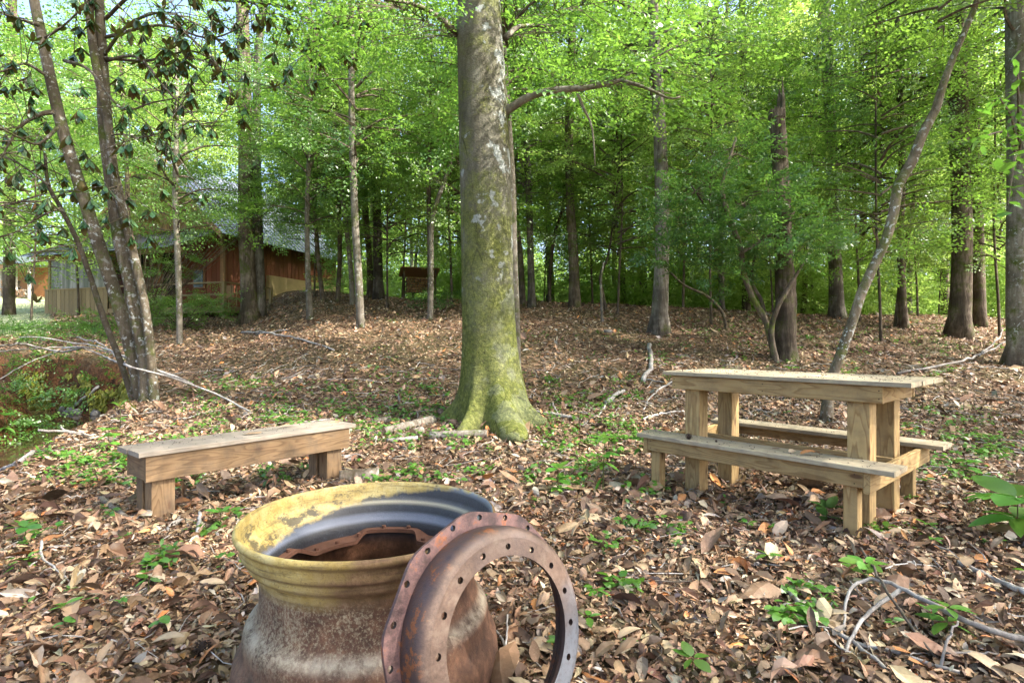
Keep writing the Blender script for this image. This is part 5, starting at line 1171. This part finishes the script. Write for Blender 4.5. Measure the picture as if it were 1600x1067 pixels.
for i in range(5):
    resting(["brown flake of leaf near the left end of the picnic table's top", "dark flake of leaf left of centre on the picnic table's top", "curled flake of leaf at the centre of the picnic table's top", "tan flake of leaf right of centre on the picnic table's top", "brown flake of leaf near the right end of the picnic table's top"][i],
            np.array([1.107 + .653 * a - (-.757) * 0 + .757 * b, 4.83 - .757 * a + .653 * b, .992]) if (a := .3 + i * .36) and (b := .4 + .12 * (i % 3)) else None, .06, 3 + i * 4, i * 1.3)
def crumbs():
    r = np.random.default_rng(90); mb = MB()
    def put(o, a0, a1, b0, b1, z, e1, e2, n):
        for _ in range(n):
            a, b = r.uniform(a0, a1), r.uniform(b0, b1); c = np.array([o[0] + e1[0] * a + e2[0] * b, o[1] + e1[1] * a + e2[1] * b, z]); s = r.uniform(.002, .008); y = r.uniform(0, 6.28); d = np.array([math.cos(y), math.sin(y), 0]) * s; e = np.array([-math.sin(y), math.cos(y), 0]) * s * .5
            mb.add([c - d, c + e, c + d, c - e, c + (0, 0, s * .7)], [[0, 1, 4], [1, 2, 4], [2, 3, 4], [3, 0, 4]])
    put((1.107, 4.83), .15, 1.9, .25, 1.05, .9855, (.653, -.757), (.757, .653), 330); put((1.107, 4.83), .05, 1.85, .02, .27, .4405, (.653, -.757), (.757, .653), 110); put((1.107, 4.83), .05, 1.85, 1.3, 1.54, .4405, (.653, -.757), (.757, .653), 60)
    put((-2.73, 3.98), .03, 1.8, .02, .44, .4325, (.63, .777), (-.777, .63), 120)
    tag(mb.build("debris", M['cone']), kind="stuff")
crumbs()
# ================================================================ PLANTS
def leafmesh(hw, fo, cu, seed):
    r = np.random.default_rng(seed); st = (.1, .25, .42, .6, .78, .92); V = [(0, 0, 0)]
    for s in st:
        f = math.sin(math.pi * s ** .9) ** .75; zc = cu * s * s; V += [(s, -hw * f, zc + fo * f), (s, 0, zc), (s, hw * f, zc + fo * f)]
    V.append((1, 0, cu)); n = len(st); F3 = [[0, 1, 2], [0, 2, 3], [3 * n - 2, 3 * n + 1, 3 * n - 1], [3 * n - 1, 3 * n + 1, 3 * n]]; F4 = [[1 + 3 * i + j, 4 + 3 * i + j, 5 + 3 * i + j, 2 + 3 * i + j] for i in range(n - 1) for j in range(2)]
    return np.array(V), [np.array(F3), np.array(F4)]
GL = [leafmesh(.20, .03, -.18, 1), leafmesh(.27, .04, -.12, 2), leafmesh(.16, .05, -.25, 3), leafmesh(.34, .03, -.1, 4)]
GLM = {}
for mn in ('seedling_leaf', 'laurel_leaf'):
    for i, (V, Fc) in enumerate(GL):
        for v in (.3, .7): GLM[mn, i, v] = mk("leaf", V, Fc, M[mn], col=np.full((len(V), 3), v), link=False, smooth=True).data
def plant(label, px, py, h, ls, whorls, kind=0, mat='seedling_leaf', lean=(0, 0), name="seedling", cat="plant", v=None, seed=0):
    """whorls: list of (height fraction, number of leaves, pitch)"""
    b = hit(px, py); t = thing(name, label, cat, b); r = np.random.default_rng(int(px + py) + seed); mb = MB()
    tip = np.array([lean[0], lean[1], h]); P = smooth_path(np.array([(0, 0, -.02), (lean[0] * .3, lean[1] * .3, h * .5), tip]), 8); tube(mb, P, np.linspace(.0035, .002, 8) * (1 + h * 2), 6); mb.build("stem", M['stem'], t)
    for f, n, pit in whorls:
        a0 = r.uniform(0, 6.28); p = P[min(7, int(f * 7))]
        for i in range(n):
            o = bpy.data.objects.new("leaf", GLM[mat, kind if r.random() < .7 else (kind + 1) % 4, r.choice([.3, .7]) if v is None else v]); COL.objects.link(o); o.parent = t
            s = ls * r.uniform(.75, 1.1); a = a0 + i * 6.283 / n + r.normal(0, .2); o.location = p + np.array([math.cos(a), math.sin(a), 0]) * .01; o.rotation_euler = (r.normal(0, .2), -pit + r.normal(0, .15), a); o.scale = (s, s, s)
    return t
plant("three leaved bright green seedling in the leaves left of the yellow rim", 232, 925, .07, .075, [(1, 4, .1)], 3)
plant("star shaped green seedling in front of the plank bench", 345, 832, .14, .11, [(1, 6, .25), (.4, 3, -.5)], 0)
plant("sprawling green seedling at the left edge below the creek bank", 40, 850, .11, .12, [(1, 5, .15), (.6, 3, .1)], 0)
plant("small green seedling close to the left edge seedling", 90, 838, .07, .08, [(1, 4, .2)], 1)
plant("pair of narrow green leaves lying left of the three leaved seedling", 125, 950, .03, .08, [(1, 3, .1)], 2)
plant("bushy green seedling in the gap between the rim and the picnic table", 872, 772, .22, .15, [(1, 6, .3), (.7, 5, .2), (.4, 4, .1)], 0)
plant("tall seedling with brown stem and dark hanging leaf left of the picnic table's near seat", 942, 768, .46, .15, [(1, 6, .2), (.8, 5, .1), (.6, 3, -.3), (.3, 1, -1.2)], 0, lean=(.02, 0))
plant("leafy seedling touching the left end of the picnic table's near seat", 1000, 735, .32, .16, [(1, 6, .1), (.8, 4, .1)], 2)
plant("bright green seedling with five leaves in front of the picnic table's near leg", 1200, 892, .09, .085, [(1, 5, .2)], 0, v=.7)
plant("bright green seedling under the arch of the pale forked branch", 1352, 915, .12, .12, [(1, 6, .2), (.7, 3, .3)], 1, v=.7)
plant("green seedling beneath the arching branch near the bottom right", 1480, 995, .13, .12, [(1, 6, .15), (.6, 4, .1)], 0)
plant("small green seedling cut by the bottom edge below the steel ring", 1082, 1060, .08, .08, [(1, 5, .2)], 3)
plant("dark glossy seedling beside the picnic table's right leg", 1292, 820, .12, .13, [(1, 6, .4), (.6, 3, .2)], 0, 'laurel_leaf')
plant("large glossy leaved plant at the right edge by the picnic table", 1590, 850, .30, .30, [(1, 6, .1), (.6, 5, .0)], 1, v=.3)
plant("second glossy leaved plant at the right edge, just behind the large one", 1545, 800, .12, .22, [(1, 5, .0)], 0, v=.3)
plant("yellow green magnolia sprout over the creek's left bank", 80, 690, .42, .16, [(1, 4, .9), (.7, 4, -.9)], 0, v=.7)
plant("yellow leaved sprout on the near creek bank beside the magnolia", 188, 668, .30, .13, [(1, 4, .9), (.5, 3, .2)], 0, v=.7)
plant("broad leaved sprout at the left edge above the creek", 8, 692, .45, .2, [(1, 5, .2), (.7, 4, -.2)], 1)
plant("spray of narrow light green leaves on the creek's near bank", 170, 705, .25, .13, [(1, 6, .2), (.8, 5, .1), (.5, 5, 0)], 2, v=.7)
plant("thin sprout with light green leaves at the creek's edge left of the bench", 104, 745, .22, .09, [(1, 5, .2), (.7, 2, .1)], 2, v=.7)
plant("tiny green sprout left of the picnic table's near seat leg", 1168, 830, .06, .06, [(1, 4, .3)], 1)
plant("small two leaved sprout below the picnic table's near seat", 1133, 795, .09, .05, [(1, 2, .3), (.6, 2, .3)], 3)
plant("bright sprout right of the steel ring among pale leaves", 935, 938, .05, .06, [(1, 4, .1)], 2, v=.7)
plant("green sprig growing between the steel ring and the bottom edge", 918, 985, .06, .07, [(1, 4, .3)], 1)
plant("yellow sprout at the foot of the thick furrowed dark trunk", 1480, 560, .30, .12, [(1, 4, .6), (.6, 4, .4)], 0, v=.7)
plant("fresh green sprig at the foot of the broken snag", 1236, 585, .25, .14, [(1, 6, .3), (.6, 6, .2)], 0)
plant("low spreading plant right of the picnic table's far seat", 1510, 740, .12, .16, [(1, 6, .1), (.6, 4, .0)], 0)
def small_seedlings():
    r = np.random.default_rng(95); ms = []
    for k in range(6):
        n = r.integers(3, 7); T = GL[k % 4]; a = np.arange(n) * 6.283 / n + r.normal(0, .25, n); V, Fc = scatter(T, np.stack([np.cos(a) * .05, np.sin(a) * .05, np.full(n, .8) + r.normal(0, .1, n)], -1), rot_zyx(a, r.normal(-.1, .25, n), r.normal(0, .2, n)), r.uniform(.7, 1.1, n))
        mb = MB(); mb.add(V, *Fc, col=np.full(V.shape, r.uniform(.3, .8))); tube(mb, [(0, 0, -.2), (0, 0, .85)], [.03, .02], 4, m=1, col=(.5, .5, .5)); ms.append(mb.build("small_seedling", [M['seedling_leaf'], M['stem']], link=False, col=True).data)
    spots = []
    for i in range(110):
        c = r.random()
        if c < .3: px, py = r.normal(960, 110), r.uniform(590, 760)
        elif c < .5: px, py = r.normal(1500, 70), r.uniform(640, 860)
        elif c < .65: px, py = r.normal(600, 120), r.uniform(590, 750)
        elif c < .75: px, py = r.uniform(0, 200), r.uniform(760, 960)
        else: px, py = r.uniform(0, 1600), r.uniform(640, 1040)
        h = hit(px, py)
        if not ok_ground(np.array(h[0]), np.array(h[1])) or math.hypot(h[0] + .5, h[1] - 2.1) < .65: continue
        o = bpy.data.objects.new("small_seedling", ms[i % 6]); COL.objects.link(o); s = r.uniform(.035, .075); o.location = h; o.scale = (s, s, s); o.rotation_euler = (0, 0, r.uniform(0, 6.28)); tag(o, "small green seedling poking up through the leaf litter", "seedling", "small seedlings in the leaf litter")
small_seedlings()
def ground_cover():
    r = np.random.default_rng(97); P = []
    def band(n, x0, x1, y0, y1):
        k = 0
        while k < n:
            px, py = r.uniform(x0, x1), r.uniform(y0, y1)
            for _ in range(r.integers(1, 9)): P.append((px + r.normal(0, 14), py + r.normal(0, 4))); k += 1
    band(650, 280, 705, 590, 690); band(230, 850, 1000, 590, 690); band(110, 420, 760, 690, 760); band(160, 1420, 1600, 640, 760); band(300, 520, 1500, 500, 600); band(260, 60, 340, 690, 760); band(110, 830, 1020, 690, 800); band(350, 1050, 1600, 495, 560); band(50, 0, 700, 780, 900); band(60, 900, 1600, 760, 1000)
    H = []
    dd = np.arange(1.8, 30, .04)
    for px, py in P:
        X = (px - CX) / F * dd; Z = CH - (py - CY) / F * dd; b = Z < G(X, dd); i = np.argmax(b)
        if b.any() and i: H.append((X[i], dd[i], float(G(X[i], dd[i]))))
    H = np.array(H); H = H[ok_ground(H[:, 0], H[:, 1])]; H = H[np.hypot(H[:, 0] + .5, H[:, 1] - 2.1) > .7]; n = len(H); K = 5
    pos = np.repeat(H, K, 0) + np.column_stack([r.normal(0, .03, (n * K, 2)), r.uniform(.02, .09, n * K)])
    V, Fc = scatter(leaf6(.3, .05, -.1), pos, rot_zyx(r.uniform(0, 6.28, n * K), r.normal(.1, .3, n * K), r.normal(0, .3, n * K)), r.uniform(.03, .075, n * K))
    C = np.repeat(np.clip(r.normal(.55, .25, n * K), 0, 1), 6)[:, None] * np.ones(3); tag(mk("ground_cover", V, Fc, M['seedling_leaf'], ground, col=C), kind="stuff")
ground_cover()
def bank_plants():
    r = np.random.default_rng(98); c = []
    for x0, x1, y0, y1, n, hh in ((-20, 200, 510, 535, 200, .2), (0, 50, 580, 640, 60, .2), (60, 200, 540, 580, 40, .05), (-10, 110, 520, 560, 40, .06), (0, 60, 640, 700, 60, .15), (70, 190, 600, 640, 50, .05)):
        dd = np.arange(6, 40, .05)
        for _ in range(n):
            px, py = r.uniform(x0, x1), r.uniform(y0, y1); X = (px - CX) / F * dd; Z = CH - (py - CY) / F * dd; b = Z < G(X, dd); i = np.argmax(b)
            if b.any(): c.append((X[i], dd[i], float(G(X[i], dd[i])) + r.uniform(0, hh)))
    P = np.array(c); n = len(P); V, Fc, C = cloud(SPR_LAUREL + SPR_NEAR, P, r.uniform(0, 6.28, n), r.normal(-.1, .35, n), r.normal(0, .4, n), r.uniform(.4, .9, n), 99)
    tag(mk("bank_plants", V, Fc, M['seedling_leaf'], ground, col=C), kind="stuff")
    m = []; dd = np.arange(8, 20, .03)     # hanging moss tufts on the cut bank
    for _ in range(2600):
        px, py = r.uniform(30, 215), r.uniform(588, 640); X = (px - CX) / F * dd; Z = CH - (py - CY) / F * dd; b = Z < G(X, dd); i = np.argmax(b)
        if b.any() and fbm(np.array(px / 22.), np.array(py / 30.), 2) > -.08: m.append((X[i], dd[i] - .03, float(G(X[i], dd[i])) + .03))
    m = np.array(m); n = len(m); V, Fc = scatter(leaf4(.2, .03), m, rot_zyx(r.normal(-1.3, .5, n), r.normal(1.1, .25, n), r.normal(0, .3, n)), r.uniform(.07, .2, n)); C = np.full((len(V), 3), .8)
    tag(mk("moss", V, Fc, M['moss'], ground, col=C), kind="stuff")
M['moss'] = mat_leaf("hanging_moss", (.06, .085, .012), (.17, .18, .02), (.2, .22, .02), .25, .02)
bank_plants()
def shrub(label, blobs, d, seed, mat='beech_leaf', spr=None, dens=60):
    b = onground(blobs[0][0], d); t = thing("shrub", label, "shrub", b); r = np.random.default_rng(seed); pos = []; yaw = []; TW = MB()
    for px, py, s in blobs:
        c = at(px, py, d) - b
        for i in range(int(dens * s)):
            v = r.normal(0, 1, 3); v = v / np.linalg.norm(v) * s * r.uniform(.1, 1) ** .5 * np.array([1, .8, .55]); pos.append(c + v); yaw.append(math.atan2(v[1], v[0]))
            if i % 6 == 0: tube(TW, [(0, 0, 0), (c + v) * .6, c + v], [.012, .008, .004], 3, cap=False)
    n = len(pos); V, Fc, C = cloud(spr or SPR, np.array(pos), np.array(yaw), r.normal(.05, .3, n), r.normal(0, .35, n), r.uniform(.5, .9, n), seed)
    mk("foliage", V, Fc, M[mat], t, col=C); TW.build("stems", M['bark_brown'], t)
shrub("spreading green shrub in front of the cabin's porch rail", [(285, 475, .9), (320, 480, .6), (245, 475, .7), (270, 500, .5), (335, 465, .4)], 19.2, 201)
shrub("low green shrub at the foot of the porch's boarded panel", [(130, 510, .5), (90, 512, .5), (170, 500, .5), (50, 515, .4)], 19.0, 202)
shrub("leafy shrub before the porch roof's right end", [(230, 375, .9), (275, 400, .7), (250, 425, .5), (330, 365, .6)], 19.5, 203, dens=42)
shrub("leafy young beech bush hiding the cabin's gable", [(215, 300, 1.2), (270, 325, 1.0), (310, 290, 1.1), (250, 250, 1.2), (180, 330, .8), (350, 270, 1.0), (340, 330, .6), (375, 320, .9), (420, 330, .8), (450, 290, 1.1)], 19.9, 205, dens=42)
shrub("small dark fern like shrub left of the massive beech on the crest", [(695, 463, .5), (680, 465, .3)], 17.8, 204, 'laurel_leaf')
def grass():
    r = np.random.default_rng(99); n = 30000; y = r.uniform(17.5, 36, n); x = -y * r.uniform(.83, 1.1, n); k = lawn_mask(x, y) > .5; x, y = x[k], y[k]; n = len(x)
    V, Fc = scatter(leaf4(.06, .01), np.stack([x, y, G(x, y)], -1), rot_zyx(r.uniform(0, 6.28, n), r.normal(-1.0, .3, n), np.zeros(n)), r.uniform(.05, .12, n)); C = np.repeat(r.uniform(0, 1, n), 4)[:, None] * np.ones(3)
    tag(mk("grass", V, Fc, M['grass'], ground, col=C), kind="stuff")
grass()
